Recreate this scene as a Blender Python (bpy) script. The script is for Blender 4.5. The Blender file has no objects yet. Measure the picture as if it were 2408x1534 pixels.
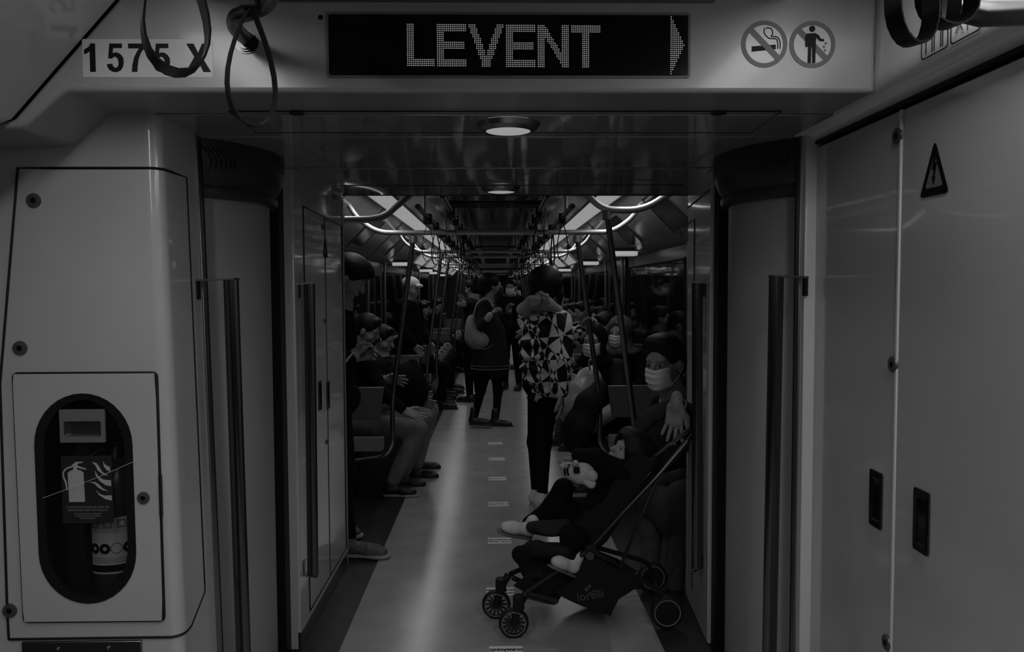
import bpy, bmesh, math, random
import numpy as np
from mathutils import Vector, Matrix
RND = random.Random(7)
sc = bpy.context.scene
col = sc.collection
PI = math.pi
# ------------------------------------------------------------------ camera
F, W, H, CZ = 1810.0, 2408, 1534, 1.52
yaw, pitch, roll = math.atan(38 / F), math.atan(87 / F), math.radians(.25)
CM = Matrix.Rotation(-yaw, 3, 'Z') @ Matrix.Rotation(PI / 2 - pitch, 3, 'X') @ Matrix.Rotation(-roll, 3, 'Z')
cam = bpy.data.objects.new('camera', bpy.data.cameras.new('camera'))
cam.data.sensor_width = 36.0
cam.data.lens = 36.0 * F / W
cam.data.clip_start = .02
cam.matrix_world = Matrix.Translation((0, 0, CZ)) @ CM.to_4x4()
col.objects.link(cam)
sc.camera = cam
# ------------------------------------------------------------------ world, lights, exposure
w = bpy.data.worlds.new('tunnel_dark'); sc.world = w; w.use_nodes = True
w.node_tree.nodes['Background'].inputs[0].default_value = (0, 0, 0, 1)
w.node_tree.nodes['Background'].inputs[1].default_value = 0
sc.view_settings.view_transform = 'Standard'
sc.view_settings.look = 'None'
sc.view_settings.exposure = 0
sc.view_settings.gamma = 1
sc.view_settings.use_curve_mapping = False

def area(name, loc, sx, sy, power, spread=180, rot=(0, 0, 0)):
    l = bpy.data.lights.new(name, 'AREA'); l.shape = 'RECTANGLE'; l.size = sx; l.size_y = sy
    l.energy = power; l.spread = math.radians(spread); l.color = (1, 1, 1)
    o = bpy.data.objects.new(name, l); o.location = loc; o.rotation_euler = rot; col.objects.link(o)
    return o
NEAR_P, FAR_P = 26.5, 5.2
# the two ceiling strips of the car the camera stands in
for s in (-1, 1):
    area('near_car_strip_lamp', (s * .86, -.9, 2.29), .17, 4.9, NEAR_P)
# the ceiling strips of the car beyond the gangway
for i in range(6):
    for s in (-1, 1):
        area('far_car_strip_lamp', (s * .825, 6.0 + i * 3.6, 2.185), .17, 3.4, FAR_P, 160)

# ------------------------------------------------------------------ helpers
def ray(px, py):
    return CM @ Vector(((px - W / 2) / F, -(py - H / 2) / F, -1))
def P(px, py, d):
    v = ray(px, py); v = v * (d / v.y); return Vector((v.x, v.y, v.z + CZ))
def PX(px, py, X):
    v = ray(px, py); v = v * (X / v.x); return Vector((v.x, v.y, v.z + CZ))
def PZ(px, py, z):
    v = ray(px, py); v = v * ((z - CZ) / v.z); return Vector((v.x, v.y, v.z + CZ))
V = Vector
MATS = {}
def mat(name, g, rough=.5, metal=0, spec=.5, noise=0, scale=6, bump=0, bscale=80, emit=0, ior=None, alpha=None, aniso=None):
    m = bpy.data.materials.new(name); m.use_nodes = True
    nt = m.node_tree; b = nt.nodes['Principled BSDF']
    b.inputs['Base Color'].default_value = (g, g, g, 1)
    b.inputs['Roughness'].default_value = rough
    b.inputs['Metallic'].default_value = metal
    b.inputs['Specular IOR Level'].default_value = spec
    if ior: b.inputs['IOR'].default_value = ior
    if emit:
        b.inputs['Emission Color'].default_value = (1, 1, 1, 1)
        b.inputs['Emission Strength'].default_value = emit
    tc = None
    if noise or bump:
        tc = nt.nodes.new('ShaderNodeTexCoord')
    if noise:
        n = nt.nodes.new('ShaderNodeTexNoise'); n.inputs['Scale'].default_value = scale; n.inputs['Detail'].default_value = 5
        nt.links.new(tc.outputs['Object'], n.inputs['Vector'])
        r = nt.nodes.new('ShaderNodeMapRange')
        r.inputs[1].default_value = .3; r.inputs[2].default_value = .7
        r.inputs[3].default_value = g * (1 - noise); r.inputs[4].default_value = min(1, g * (1 + noise))
        nt.links.new(n.outputs['Fac'], r.inputs[0])
        nt.links.new(r.outputs[0], b.inputs['Base Color'])
    if bump:
        n2 = nt.nodes.new('ShaderNodeTexNoise'); n2.inputs['Scale'].default_value = bscale; n2.inputs['Detail'].default_value = 3
        nt.links.new(tc.outputs['Object'], n2.inputs['Vector'])
        bp = nt.nodes.new('ShaderNodeBump'); bp.inputs['Strength'].default_value = bump; bp.inputs['Distance'].default_value = .01
        nt.links.new(n2.outputs['Fac'], bp.inputs['Height']); nt.links.new(bp.outputs[0], b.inputs['Normal'])
    if alpha is not None:
        b.inputs['Alpha'].default_value = alpha
    MATS[name] = m
    return m
def tag(o, label=None, cat=None, group=None, kind=None):
    if label: o['label'] = label
    if cat: o['category'] = cat
    if group: o['group'] = group
    if kind: o['kind'] = kind
    return o
def setpar(o, parent):
    if parent is not None:
        o.parent = parent
        o.matrix_parent_inverse = Matrix.Translation(-Vector(parent.location))
def empty(name, loc=(0, 0, 0), label=None, cat=None, group=None):
    o = bpy.data.objects.new(name, None); o.location = loc; o.empty_display_size = .05
    col.objects.link(o); return tag(o, label, cat, group)
def link_mesh(name, me, material, parent=None):
    o = bpy.data.objects.new(name, me); col.objects.link(o)
    if material is not None and len(me.materials) == 0:
        me.materials.append(MATS[material] if isinstance(material, str) else material)
    setpar(o, parent)
    return o
def frame_for(t):
    t = t.normalized(); a = V((0, 0, 1)) if abs(t.z) < .9 else V((1, 0, 0))
    u = t.cross(a).normalized(); return u, t.cross(u).normalized()
class MB:
    def __init__(s): s.v = []; s.f = []
    def add(s, vs, fs):
        n = len(s.v); s.v += [tuple(p) for p in vs]; s.f += [tuple(i + n for i in f) for f in fs]; return s
    def box(s, lo, hi, rot=None, c=None):
        x0, y0, z0 = lo; x1, y1, z1 = hi
        vs = [V(p) for p in ((x0, y0, z0), (x1, y0, z0), (x1, y1, z0), (x0, y1, z0), (x0, y0, z1), (x1, y0, z1), (x1, y1, z1), (x0, y1, z1))]
        if rot is not None: vs = [rot @ p for p in vs]
        if c is not None: vs = [p + V(c) for p in vs]
        return s.add(vs, [(3, 2, 1, 0), (4, 5, 6, 7), (0, 1, 5, 4), (1, 2, 6, 5), (2, 3, 7, 6), (3, 0, 4, 7)])
    def prism(s, base, vec):
        """polygon of 3D points extruded by vec"""
        n = len(base); vec = V(vec)
        vs = [V(p) for p in base] + [V(p) + vec for p in base]
        fs = [tuple(range(n - 1, -1, -1)), tuple(range(n, 2 * n))] + [(i, (i + 1) % n, n + (i + 1) % n, n + i) for i in range(n)]
        return s.add(vs, fs)
    def bridge(s, a, b, closed=True):
        n = len(a); m = n if closed else n - 1
        return s.add(list(a) + list(b), [(i, (i + 1) % n, n + (i + 1) % n, n + i) for i in range(m)])
    def tube(s, path, r, n=10, closed=False, caps=True, flat=None, up=None):
        path = [V(p) for p in path]; m = len(path)
        rs = r if isinstance(r, (list, tuple)) else [r] * m
        vs = []; u = None
        for i, p in enumerate(path):
            if closed: t = path[(i + 1) % m] - path[i - 1]
            else: t = path[min(i + 1, m - 1)] - path[max(i - 1, 0)]
            t.normalize()
            if up is not None: u = (V(up) - t * V(up).dot(t)).normalized()
            elif u is None: u = frame_for(t)[0]
            else: u = (u - t * u.dot(t)).normalized()
            w_ = t.cross(u)
            for k in range(n):
                a = 2 * PI * k / n + (PI / n if n == 4 else 0)
                ca, sa = math.cos(a), math.sin(a)
                if flat: ca, sa = ca * flat[0], sa * flat[1]
                vs.append(p + (u * ca + w_ * sa) * rs[i])
        fs = []
        for i in range(m if closed else m - 1):
            j = (i + 1) % m
            for k in range(n):
                l = (k + 1) % n
                fs.append((i * n + k, i * n + l, j * n + l, j * n + k))
        if caps and not closed:
            fs += [tuple(range(n - 1, -1, -1)), tuple(range((m - 1) * n, m * n))]
        return s.add(vs, fs)
    def lathe(s, prof, c, axis=(0, 0, 1), n=32, a0=0, a1=2 * PI):
        """prof: (radius, height along axis)"""
        ax = V(axis).normalized(); u, w_ = frame_for(ax)
        if ax.z > .99: u, w_ = V((1, 0, 0)), V((0, 1, 0))
        full = abs(a1 - a0 - 2 * PI) < 1e-6; m = n if full else n + 1
        vs = [V(c) + ax * h + (u * math.cos(a0 + (a1 - a0) * k / n) + w_ * math.sin(a0 + (a1 - a0) * k / n)) * r for r, h in prof for k in range(m)]
        fs = []
        for i in range(len(prof) - 1):
            for k in range(n):
                l = (k + 1) % m
                fs.append((i * m + k, i * m + l, (i + 1) * m + l, (i + 1) * m + k))
        return s.add(vs, fs)
    def build(s, name, material, parent=None, smooth=30, bevel=0, seg=2):
        me = bpy.data.meshes.new(name); me.from_pydata(s.v, [], s.f); me.update()
        bm = bmesh.new(); bm.from_mesh(me); bmesh.ops.recalc_face_normals(bm, faces=bm.faces); bm.to_mesh(me); bm.free()
        if smooth:
            me.polygons.foreach_set('use_smooth', [True] * len(me.polygons)); me.set_sharp_from_angle(angle=math.radians(smooth))
        o = link_mesh(name, me, material, parent)
        if bevel:
            b = o.modifiers.new('bevel', 'BEVEL'); b.width = bevel; b.segments = seg; b.limit_method = 'ANGLE'; b.angle_limit = math.radians(40)
        return o
def fillet(poly, rads, n=6):
    """round the corners of a closed 2D polygon"""
    out = []; m = len(poly)
    for i, p in enumerate(poly):
        r = rads[i] if isinstance(rads, (list, tuple)) else rads
        p = np.array(p, float); a = np.array(poly[i - 1], float) - p; b = np.array(poly[(i + 1) % m], float) - p
        la, lb = np.linalg.norm(a), np.linalg.norm(b)
        if r <= 0: out.append(tuple(p)); continue
        a /= la; b /= lb; th = math.acos(max(-1, min(1, float(a @ b)))); t = min(r / math.tan(th / 2), la * .49, lb * .49)
        for k in range(n + 1):
            q = k / n
            out.append(tuple((1 - q) ** 2 * (p + a * t) + 2 * q * (1 - q) * p + q * q * (p + b * t)))
    return out
def catmull(pts, n=6, closed=False):
    pts = [V(p) for p in pts]; out = []; m = len(pts)
    for i in range(m if closed else m - 1):
        p0 = pts[i - 1] if (i > 0 or closed) else pts[0]; p1 = pts[i]; p2 = pts[(i + 1) % m]
        p3 = pts[(i + 2) % m] if (closed or i + 2 < m) else p2
        for k in range(n):
            t = k / n
            out.append(.5 * ((2 * p1) + (p2 - p0) * t + (2 * p0 - 5 * p1 + 4 * p2 - p3) * t * t + (3 * p1 - p0 - 3 * p2 + p3) * t ** 3))
    if not closed: out.append(pts[-1])
    return out
def rnd_path(pts, r, n=6):
    """polyline with rounded corners"""
    pts = [V(p) for p in pts]; out = [pts[0]]
    for i in range(1, len(pts) - 1):
        a = pts[i - 1] - pts[i]; b = pts[i + 1] - pts[i]; t = min(r, a.length * .49, b.length * .49); a.normalize(); b.normalize()
        for k in range(n + 1):
            q = k / n; out.append((1 - q) ** 2 * (pts[i] + a * t) + 2 * q * (1 - q) * pts[i] + q * q * (pts[i] + b * t))
    return out + [pts[-1]]
class Plane2D:
    """a flat place on a surface: origin, right, up; polygons laid on it get a small thickness"""
    def __init__(s, o, r, u): s.o = V(o); s.r = V(r).normalized(); s.u = V(u).normalized(); s.n = s.r.cross(s.u).normalized()
    def at(s, x, y, h=0): return s.o + s.r * x + s.u * y + s.n * h
    def poly(s, polys, name, material, parent, h0=0, t=.0006):
        mb = MB()
        for p in polys: mb.prism([s.at(x, y, h0) for x, y in p], s.n * t)
        return mb.build(name, material, parent, smooth=0)
    def ring(s, outer, inner, name, material, parent, h0=0, t=.0006, smooth=0):
        mb = MB(); a = [s.at(x, y, h0 + t) for x, y in outer]; b = [s.at(x, y, h0 + t) for x, y in inner]
        a0 = [s.at(x, y, h0) for x, y in outer]; b0 = [s.at(x, y, h0) for x, y in inner]
        mb.bridge(a, b); mb.bridge(a0, a); mb.bridge(b, b0)
        return mb.build(name, material, parent, smooth=smooth)
    def text(s, body, size, x, y, name, material, parent, bold=0, sx=1, h0=0, t=.0006, align='CENTER', ang=0):
        me = text_mesh(body, size, bold, t, align)
        o = link_mesh(name, me.copy(), material, parent)
        r = s.r * math.cos(ang) + s.u * math.sin(ang); u = -s.r * math.sin(ang) + s.u * math.cos(ang)
        p = s.at(x, y, h0 + t)
        o.matrix_parent_inverse = Matrix.Identity(4)
        off = V(parent.location) if parent is not None else V((0, 0, 0))
        p = p - off
        o.matrix_basis = Matrix(((r.x * sx, u.x, s.n.x, p.x), (r.y * sx, u.y, s.n.y, p.y), (r.z * sx, u.z, s.n.z, p.z), (0, 0, 0, 1)))
        return o
_tc = {}
def text_mesh(body, size, bold, t, align):
    k = (body, size, bold, t, align)
    if k not in _tc:
        c = bpy.data.curves.new('lettering', 'FONT'); c.body = body; c.size = size; c.offset = bold; c.extrude = t
        c.align_x = align; c.align_y = 'CENTER'; c.resolution_u = 4
        o = bpy.data.objects.new('lettering', c); col.objects.link(o)
        dg = bpy.context.evaluated_depsgraph_get(); dg.update()
        _tc[k] = bpy.data.meshes.new_from_object(o.evaluated_get(dg))
        bpy.data.objects.remove(o)
    return _tc[k]
def circ(r, n=36, cx=0, cy=0, a0=0): return [(cx + r * math.cos(a0 + 2 * PI * k / n), cy + r * math.sin(a0 + 2 * PI * k / n)) for k in range(n)]
def rrect(w_, h_, r, n=5, cx=0, cy=0):
    x, y = w_ / 2, h_ / 2
    return fillet([(cx - x, cy - y), (cx + x, cy - y), (cx + x, cy + y), (cx - x, cy + y)], r, n)
def copy_tree(o, loc=None, parent=None, rotz=None):
    c = o.copy(); col.objects.link(c)
    if parent is not None: c.parent = parent
    if loc is not None: c.location = loc
    if rotz is not None: c.rotation_euler = (0, 0, rotz)
    for ch in list(o.children): copy_tree(ch, None, c)
    return c
# ------------------------------------------------------------------ materials
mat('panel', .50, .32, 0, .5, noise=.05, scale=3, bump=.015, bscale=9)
mat('panel_bulk', .29, .32, 0, .5, noise=.05, scale=3, bump=.015, bscale=9)  # same paint as panel, darkened to offset the nearby strip lamps
mat('panel_upper', .8, .3, 0, .5, noise=.05, scale=3, bump=.015, bscale=9)  # same paint as panel, lightened to stand in for missing lamp light
mat('lock_metal', .10, .4, .4)
mat('label_paper', .28, .6)
mat('panel_gloss', .62, .16, 0, .6, noise=.04, scale=3, bump=.10, bscale=7)
mat('panel_right', .45, .2, 0, .6, noise=.05, scale=2.5, bump=.015, bscale=6)
mat('cover_grey', .26, .4, 0, .5, noise=.06, scale=3)
mat('cap_dark', .03, .35, 0, .5)
mat('ceil_gloss', .28, .06, 0, .8, noise=.1, scale=4, bump=.008, bscale=8, ior=1.8)
mat('rubber', .008, .55, 0, .3)
mat('black_gloss', .006, .12)
mat('floor', .33, .21, 0, .5, noise=.12, scale=5, bump=.03, bscale=50, ior=1.7)
mat('floor_dark', .022, .4, 0, .5, noise=.15, scale=9, bump=.05, bscale=60)
mat('chrome', .5, .42, .75)
mat('pole_steel', .30, .3, 1)
mat('chrome_dark', .12, .2, 1)
mat('steel', .30, .32, 1)
mat('print_black', .006, .5, 0, .12)
mat('chrome_near', .10, .28, 1)
mat('floor_film', .8, .5)
mat('print_grey', .11, .5)
mat('print_mid', .16, .5)
mat('sticker', .42, .4)
mat('lamp', .8, .4, emit=.27)
mat('glowing', .5, .4, emit=.2)  # emission for the panels added along the far coves
mat('led', .5, .5, emit=.24)
mat('white_plastic', .65, .4)
mat('strap_black', .006, .4, 0, .2)
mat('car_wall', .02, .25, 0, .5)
mat('cove', .62, .14, 0, .6, noise=.06)
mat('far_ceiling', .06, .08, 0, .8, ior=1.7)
mat('glass_dark', .004, .04, 0, .6)
mat('seat', .015, .45)
mat('bench_end', .11, .35)
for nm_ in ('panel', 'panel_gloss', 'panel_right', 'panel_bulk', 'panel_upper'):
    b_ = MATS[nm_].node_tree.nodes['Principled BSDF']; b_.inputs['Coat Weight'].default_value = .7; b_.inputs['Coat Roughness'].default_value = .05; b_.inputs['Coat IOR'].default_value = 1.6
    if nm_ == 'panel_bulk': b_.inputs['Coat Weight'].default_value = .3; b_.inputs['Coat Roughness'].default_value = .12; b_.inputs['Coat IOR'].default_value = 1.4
mat('seat_end', .26, .35)
# ================================================================== THE SETTING
ZC = CZ + .49            # gangway ceiling height
XL, XR = -.945, 1.02     # faces of the near jamb / right cabinet wall
def struct(o, label, cat): return tag(o, label, cat, kind='structure')
# ---- floor
o = MB().box((-.667, -5, -.03), (.70, 46, 0)).build('floor', 'floor'); struct(o, 'grey speckled walkway floor running down the train aisle', 'floor')
o = MB().box((-1.5, -5, -.03), (-.667, 46, -.001)).build('trim_1', 'floor_dark'); struct(o, 'dark floor border along the left of the grey walkway', 'floor')
o = MB().box((.70, -5, -.03), (1.5, 46, -.001)).build('trim_2', 'floor_dark'); struct(o, 'dark floor border along the right of the grey walkway', 'floor')
# ---- bulkhead above the gangway, carrying the display
def xz(px, py, d=1.96):
    p = P(px, py, d); return (p.x, p.z)
lo = [(.966, 2.014), (xz(150, 220)[0], 2.014), xz(52, 302), (-1.45, xz(52, 302)[1] - .012), (-1.45, xz(0, 291)[1]), xz(30, 281), xz(275, 0), (-.86, 2.36), (.966, 2.36)]
pf = fillet(lo, [0, .06, .05, 0, 0, .02, 0, 0, 0], 6)
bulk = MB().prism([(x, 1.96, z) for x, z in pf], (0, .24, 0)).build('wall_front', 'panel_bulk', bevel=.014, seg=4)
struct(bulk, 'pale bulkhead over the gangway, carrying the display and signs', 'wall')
# ---- left sloped ceiling panel of the near car, and the shell behind the camera
a0, a1 = xz(275, 0), xz(30, 281)
cv = [(a0[0] - .10, a0[1] + .115), a0, a1, (a1[0] - .03, a1[1] - .012), (-1.46, a1[1] - .016)]
mb = MB(); mb.bridge([(x, 1.955, z) for x, z in cv], [(x, -5, z) for x, z in cv], False)
o = mb.build('ceiling_1', 'panel_gloss', smooth=50); struct(o, 'glossy sloped ceiling panel at the upper left beside the car number', 'ceiling')
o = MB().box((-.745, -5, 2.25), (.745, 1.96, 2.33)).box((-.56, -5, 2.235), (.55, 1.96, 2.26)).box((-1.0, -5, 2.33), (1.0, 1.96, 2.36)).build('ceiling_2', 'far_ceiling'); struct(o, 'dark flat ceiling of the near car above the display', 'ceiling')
mb = MB(); mb.box((-1.5, -5.05, 0), (1.5, -5, 2.4)); o = mb.build('wall_back', 'car_wall'); struct(o, 'dark end wall of the near car', 'wall')
o = MB().box((-1.5, -5, 0), (-1.46, 2.2, 2.0)).build('wall_near_left', 'car_wall'); struct(o, 'side wall of the near car on the left', 'wall')
o = MB().box((1.36, -5, 0), (1.40, .5, 2.4)).build('wall_near_right', 'car_wall'); struct(o, 'side wall of the near car on the right', 'wall')
# ---- left pillar with the extinguisher cabinet
mb = MB()
RC = .034
def lean(z): return .030 * max(0, 2.0 - z) / 1.5      # the pillar widens a little towards the floor
def pil_pt(s, z, off):
    """point on the pillar surface: s<0 along the front face from the corner, s>0 round the corner along the reveal"""
    r = RC; lx = lean(z)
    if s <= -r: return V((XL + s + lx, 2.2 - off, z))
    if s >= r * .57: return V((XL + off + lx, 2.2 + r + (s - r * .57), z))
    t = (s + r) / (r * 1.57); a = -PI / 2 + t * PI / 2
    c = V((XL - r + lx, 2.2 + r, z)); return c + V((math.cos(a) * (r + off), math.sin(a) * (r + off), 0))
cab_lo, cab_hi = P(62, 1440, 2.2), P(352, 900, 2.2)      # hole for the cabinet
cz0, cz1 = cab_lo.z, cab_hi.z
hx0 = P(62, 1150, 2.2).x - XL - lean(cz0); hx1 = P(352, 1150, 2.2).x - XL - lean(cz0)
ARC = [-RC + RC * 1.57 * k / 8 for k in range(9)]
def skin_rows(mb, zs, left, right, off):
    rows = [[pil_pt(max(left(z), min(s, right(z))), z, off) for s in [-9, hx0, hx1] + ARC + [.06, 9]] for z in zs]
    n = len(rows[0]); vs = [p for r_ in rows for p in r_]; fs = []
    for i in range(len(rows) - 1):
        for k in range(n - 1):
            if k == 1 and zs[i] >= cz0 - 1e-6 and zs[i + 1] <= cz1 + 1e-6: continue
            fs.append((i * n + k, i * n + k + 1, (i + 1) * n + k + 1, (i + 1) * n + k))
    mb.add(vs, fs)
TOPL = 2.05
skin_rows(mb, [0, cz0, cz1, TOPL], lambda z: -.52, lambda z: .3 - RC * .43, 0)
q = [pil_pt(s, z, 0) for s, z in ((hx0, cz0), (hx1, cz0), (hx1, cz1), (hx0, cz1))]
mb.add(q + [p + V((0, .2, 0)) for p in q], [(4, 5, 6, 7), (0, 1, 5, 4), (1, 2, 6, 5), (2, 3, 7, 6), (3, 0, 4, 7)])
pil = mb.build('wall_left', 'panel', smooth=40); struct(pil, 'pale moulded end pillar on the left with rounded corner', 'wall')
zt, zb = P(200, 396, 2.2).z, P(200, 1500, 2.2).z
xl_t, xl_b = P(42, 396, 2.2).x - XL, P(-20, 1000, 2.2).x - XL
sl = lambda z: max(-.5, xl_t + (xl_b - xl_t) * min(1, (zt - z) / (zt - P(0, 1000, 2.2).z)))
SR = .165
zs = [zb, zb + .03, zb + .06, cz0, cz1, (cz1 + zt) / 2, zt]
mb = MB(); skin_rows(mb, zs, sl, lambda z: .05 + (SR - .05) * min(1, (z - zb) / .06), .004)
cover = mb.build('cover_panel', 'panel', pil, smooth=40); tag(cover, 'large cover panel wrapped round the pillar corner')
out = [pil_pt(sl(zs[k]), zs[k], .003) for k in range(len(zs))] + [pil_pt(s, zt, .003) for s in [-.3, -.1] + ARC + [.06, SR]]
out += [pil_pt(SR, z, .003) for z in (1.6, 1.2, .9, zb + .06)] + [pil_pt(s, zb, .003) for s in [.05] + ARC[::-1] + [-.2, -.4, sl(zb)]]
MB().tube(out, .0042, 6, closed=True).build('panel_seam', 'rubber', pil)
def screw(c, n, r, parent, name='screw', m1='steel'):
    n = V(n); mb = MB().lathe([(0, .004), (r * .38, .004), (r * .42, .007), (r * .95, .006), (r, 0)], c, n, 24)
    s_ = mb.build(name, m1, parent)
    MB().lathe([(0, .0075), (r * .36, .0075), (r * .36, .003)], c, n, 6).build('socket', 'print_black', s_)
    return s_
for px, py in ((80, 472), (48, 819), (24, 1436)): screw(P(px, py, 2.196), (0, -1, 0), .0205, pil, m1='lock_metal')
pl_ = MB(); a = P(50, 1512, 2.19); b = P(335, 1620, 2.19); pl_.box((a.x, 2.19, b.z), (b.x, 2.2, a.z)); kp = pl_.build('kick_plate', 'steel', pil, bevel=.002)
for px, py in ((135, 1528), (253, 1526)): screw(P(px, py, 2.19), (0, -1, 0), .006, kp)
# ---- gangway ceiling, three glossy panels
mb = MB().box((XL, 2.2, ZC), (.966, 2.5, ZC + .04)); o = mb.build('ceiling_3', 'ceil_gloss', bevel=.003); struct(o, 'glossy gangway ceiling panel holding the nearer round downlight', 'ceiling')
h_ = [PZ(x, y, ZC) for x, y in ((538, 262), (1838, 262), (1765, 312), (602, 312))]
MB().tube(h_, .0022, 4, closed=True).build('hatch_seam', 'rubber', o)
for px in (698, 1690): MB().lathe([(0, -.002), (.02, -.002), (.022, 0)], PZ(px, 267, ZC), (0, 0, 1), 20).build('hatch_lock', 'rubber', o)
o = MB().box((-1.0, 2.515, ZC), (1.06, 3.13, ZC + .04)).build('ceiling_4', 'ceil_gloss', bevel=.003); struct(o, 'glossy ceiling panel over the middle of the gangway', 'ceiling')
c0, c1 = P(800, 461, 4.22), P(1624, 461, 3.82)
mb = MB(); a = V((-.95, 3.16, ZC)); b = V((1.0, 3.16, ZC)); up = V((0, 0, .05))
mb.prism([a, b, c1, c0], up); o = mb.build('ceiling_5', 'ceil_gloss', bevel=.003); struct(o, 'glossy gangway ceiling panel holding the farther round downlight', 'ceiling')
tr = [a.lerp(c0, .55) + V((.12, 0, -.0005)), b.lerp(c1, .55) + V((-.12, 0, -.0005)), c1 + V((-.02, -.02, 0)), c0 + V((.02, -.02, 0))]
MB().tube(tr, .0022, 4, closed=True).build('hatch_seam', 'rubber', o)
o = MB().box((-1.3, 2.5, ZC + .01), (1.3, 2.515, ZC + .06)).box((-1.3, 3.13, ZC + .006), (1.3, 3.16, ZC + .06)).box((-1.4, 1.97, ZC + .06), (1.4, 4.25, ZC + .1)).build('trim_3', 'rubber'); struct(o, 'black rubber joints between the gangway ceiling panels', 'trim')
# ---- jambs
for s, X in ((-1, XL), (1, .985)):
    mb = MB().box((min(X, X + s * .5), 2.5, 0), (max(X, X + s * .5), 2.53, ZC + .02))
    if s < 0: mb.v = [(x + lean(z), y, z) for x, y, z in mb.v]
    o = mb.build('wall_jamb_left' if s < 0 else 'wall_jamb_right', 'rubber', bevel=.004)
    struct(o, 'dark jamb strip at the %s near edge of the gangway' % ('left' if s < 0 else 'right'), 'wall')
    mb = MB().box((X - .006, 2.47, 0), (X + .006, 2.5, ZC))
    if s < 0: mb.v = [(x + lean(z), y, z) for x, y, z in mb.v]
    m_ = mb.build('edge_strip', 'steel', o, bevel=.002)
    if s > 0:
        o2 = MB().box((.985, 2.44, 0), (XR + .03, 2.5, ZC)).build('jamb_panel', 'panel_gloss', o, bevel=.004)
# ---- rounded bellows covers
for s, X0 in ((-1, -1.20), (1, 1.24)):
    nm = 'left' if s < 0 else 'right'
    c = V((X0, 2.85, 0)); mb = MB().lathe([(.36, 0), (.36, 1.9)], c, n=64)
    o = mb.build('wall_cover_' + nm, 'cover_grey', smooth=60); struct(o, 'rounded grey bellows cover on the %s of the gangway' % nm, 'wall')
    prof = [(.36, 1.825), (.385, 1.828), (.392, 1.845), (.388, 1.862), (.385, 1.868), (.397, 1.885), (.412, 1.92), (.418, 1.96), (.418, 2.02)]
    cp = MB().lathe(prof, c, n=64).build('cover_cap', 'cap_dark', o, smooth=60)
    for k in range(6):
        a = (-PI / 2 + s * (-1) * math.radians(38 + k * 2.3)) 
        pts = []
        for j in range(9):
            q = j / 8; aa = a + (-s) * math.radians(4.5) * math.sin(q * PI) ; rr = .4165 if q > .5 else .4165 - (.5 - q) * .05
            pts.append(c + V((math.cos(aa) * rr, math.sin(aa) * rr, 1.885 + q * .10)))
        MB().tube(pts, .0035, 5).build('vent_rib', 'rubber', cp)
    MB().box((X0 - .36, 3.13, 0), (X0 + .33 if s < 0 else X0 + .2, 3.2, ZC)).build('seal_post', 'rubber', o) if s < 0 else MB().box((X0 - .33, 3.13, 0), (X0 + .3, 3.2, ZC)).build('seal_post', 'rubber', o)
# ---- inner end panels, left and right
XI = -.83
mb = MB().box((-1.5, 3.2, 0), (XI, 4.22, ZC + .02)); il = mb.build('wall_inner_left', 'panel_gloss', bevel=.006, seg=3); struct(il, 'glossy end cabinet wall on the left of the far gangway mouth', 'wall')
def frame_line(pts, r, name, m_, parent, closed=True): return MB().tube(pts, r, 4, closed=closed).build(name, m_, parent)
e = .0015
def il_pt(px, py): return PX(px, py, XI + e)
pz = lambda y, z: V((XI + e, y, z))
yA, yS = 3.36, 3.78
frame_line([pz(yA, .10), pz(yA, 1.88), pz(4.19, 1.865), pz(4.19, .10)], .0035, 'door_seam', 'rubber', il)
frame_line([pz(yS, .10), pz(yS, 1.872)], .002, 'door_seam', 'rubber', il, False)
MB().box((XI - .01, 3.2, 0), (XI + .004, 4.22, .075)).build('skirting', 'steel', il)
MB().box((XI, 4.2, 0), (XI + .006, 4.225, ZC)).build('edge_strip', 'chrome', il)
for yy in (3.745, 3.745, 3.745):
    pass
for zz in (1.82, 1.37, .78): screw(V((XI, 3.735, zz)), (1, 0, 0), .012, il, 'lock', 'lock_metal')
def flush_handle(o_, r_, u_, w_, h_, parent):
    pl = Plane2D(o_, r_, u_); root = None
    fr = MB(); ou = rrect(w_, h_, w_ * .12); inn = rrect(w_ * .62, h_ * .78, w_ * .1)
    fr.bridge([pl.at(x, y, .004) for x, y in ou], [pl.at(x, y, .003) for x, y in inn]); fr.bridge([pl.at(x, y, 0) for x, y in ou], [pl.at(x, y, .004) for x, y in ou])
    fo = fr.build('flush_handle', 'chrome_dark', parent)
    cu = MB(); cu.bridge([pl.at(x, y, .003) for x, y in inn], [pl.at(x * .85, y * .92, -.0005) for x, y in inn]); cu.add([pl.at(x * .85, y * .92, .0004) for x, y in inn], [tuple(range(len(inn)))])
    cu.build('cup', 'black_gloss', fo)
    return fo
for px, py in ((752, 930), (771, 929)):
    p = il_pt(px, py); flush_handle(p, (0, 1, 0), (0, 0, 1), .052, .135, il)
mb = MB()
RA, RB = V((.895, 3.2, 0)), V((.935, 3.74, 0))
mb.prism([RA, RB, V((1.5, 3.74, 0)), V((1.5, 3.2, 0))], (0, 0, ZC + .0)); ir = mb.build('wall_inner_right', 'panel_gloss', bevel=.006, seg=3); struct(ir, 'glossy end cabinet wall on the right of the far gangway mouth', 'wall')
dr = (RB - RA).normalized()
def ir_pt(t, z): return RA.lerp(RB, t) + V((-.0015, 0, z))
frame_line([ir_pt(.66, .1), ir_pt(.66, 1.84), ir_pt(.99, 1.83)], .003, 'door_seam', 'rubber', ir, False)
frame_line([ir_pt(.02, 1.93), ir_pt(.99, 1.91)], .003, 'door_seam', 'rubber', ir, False)
pl = Plane2D(ir_pt(.55, .60), -dr, (0, 0, 1)); pl.ring(rrect(.1, .2, .008), rrect(.094, .194, .008), 'socket_cover', 'steel', ir, 0, .002)
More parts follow.
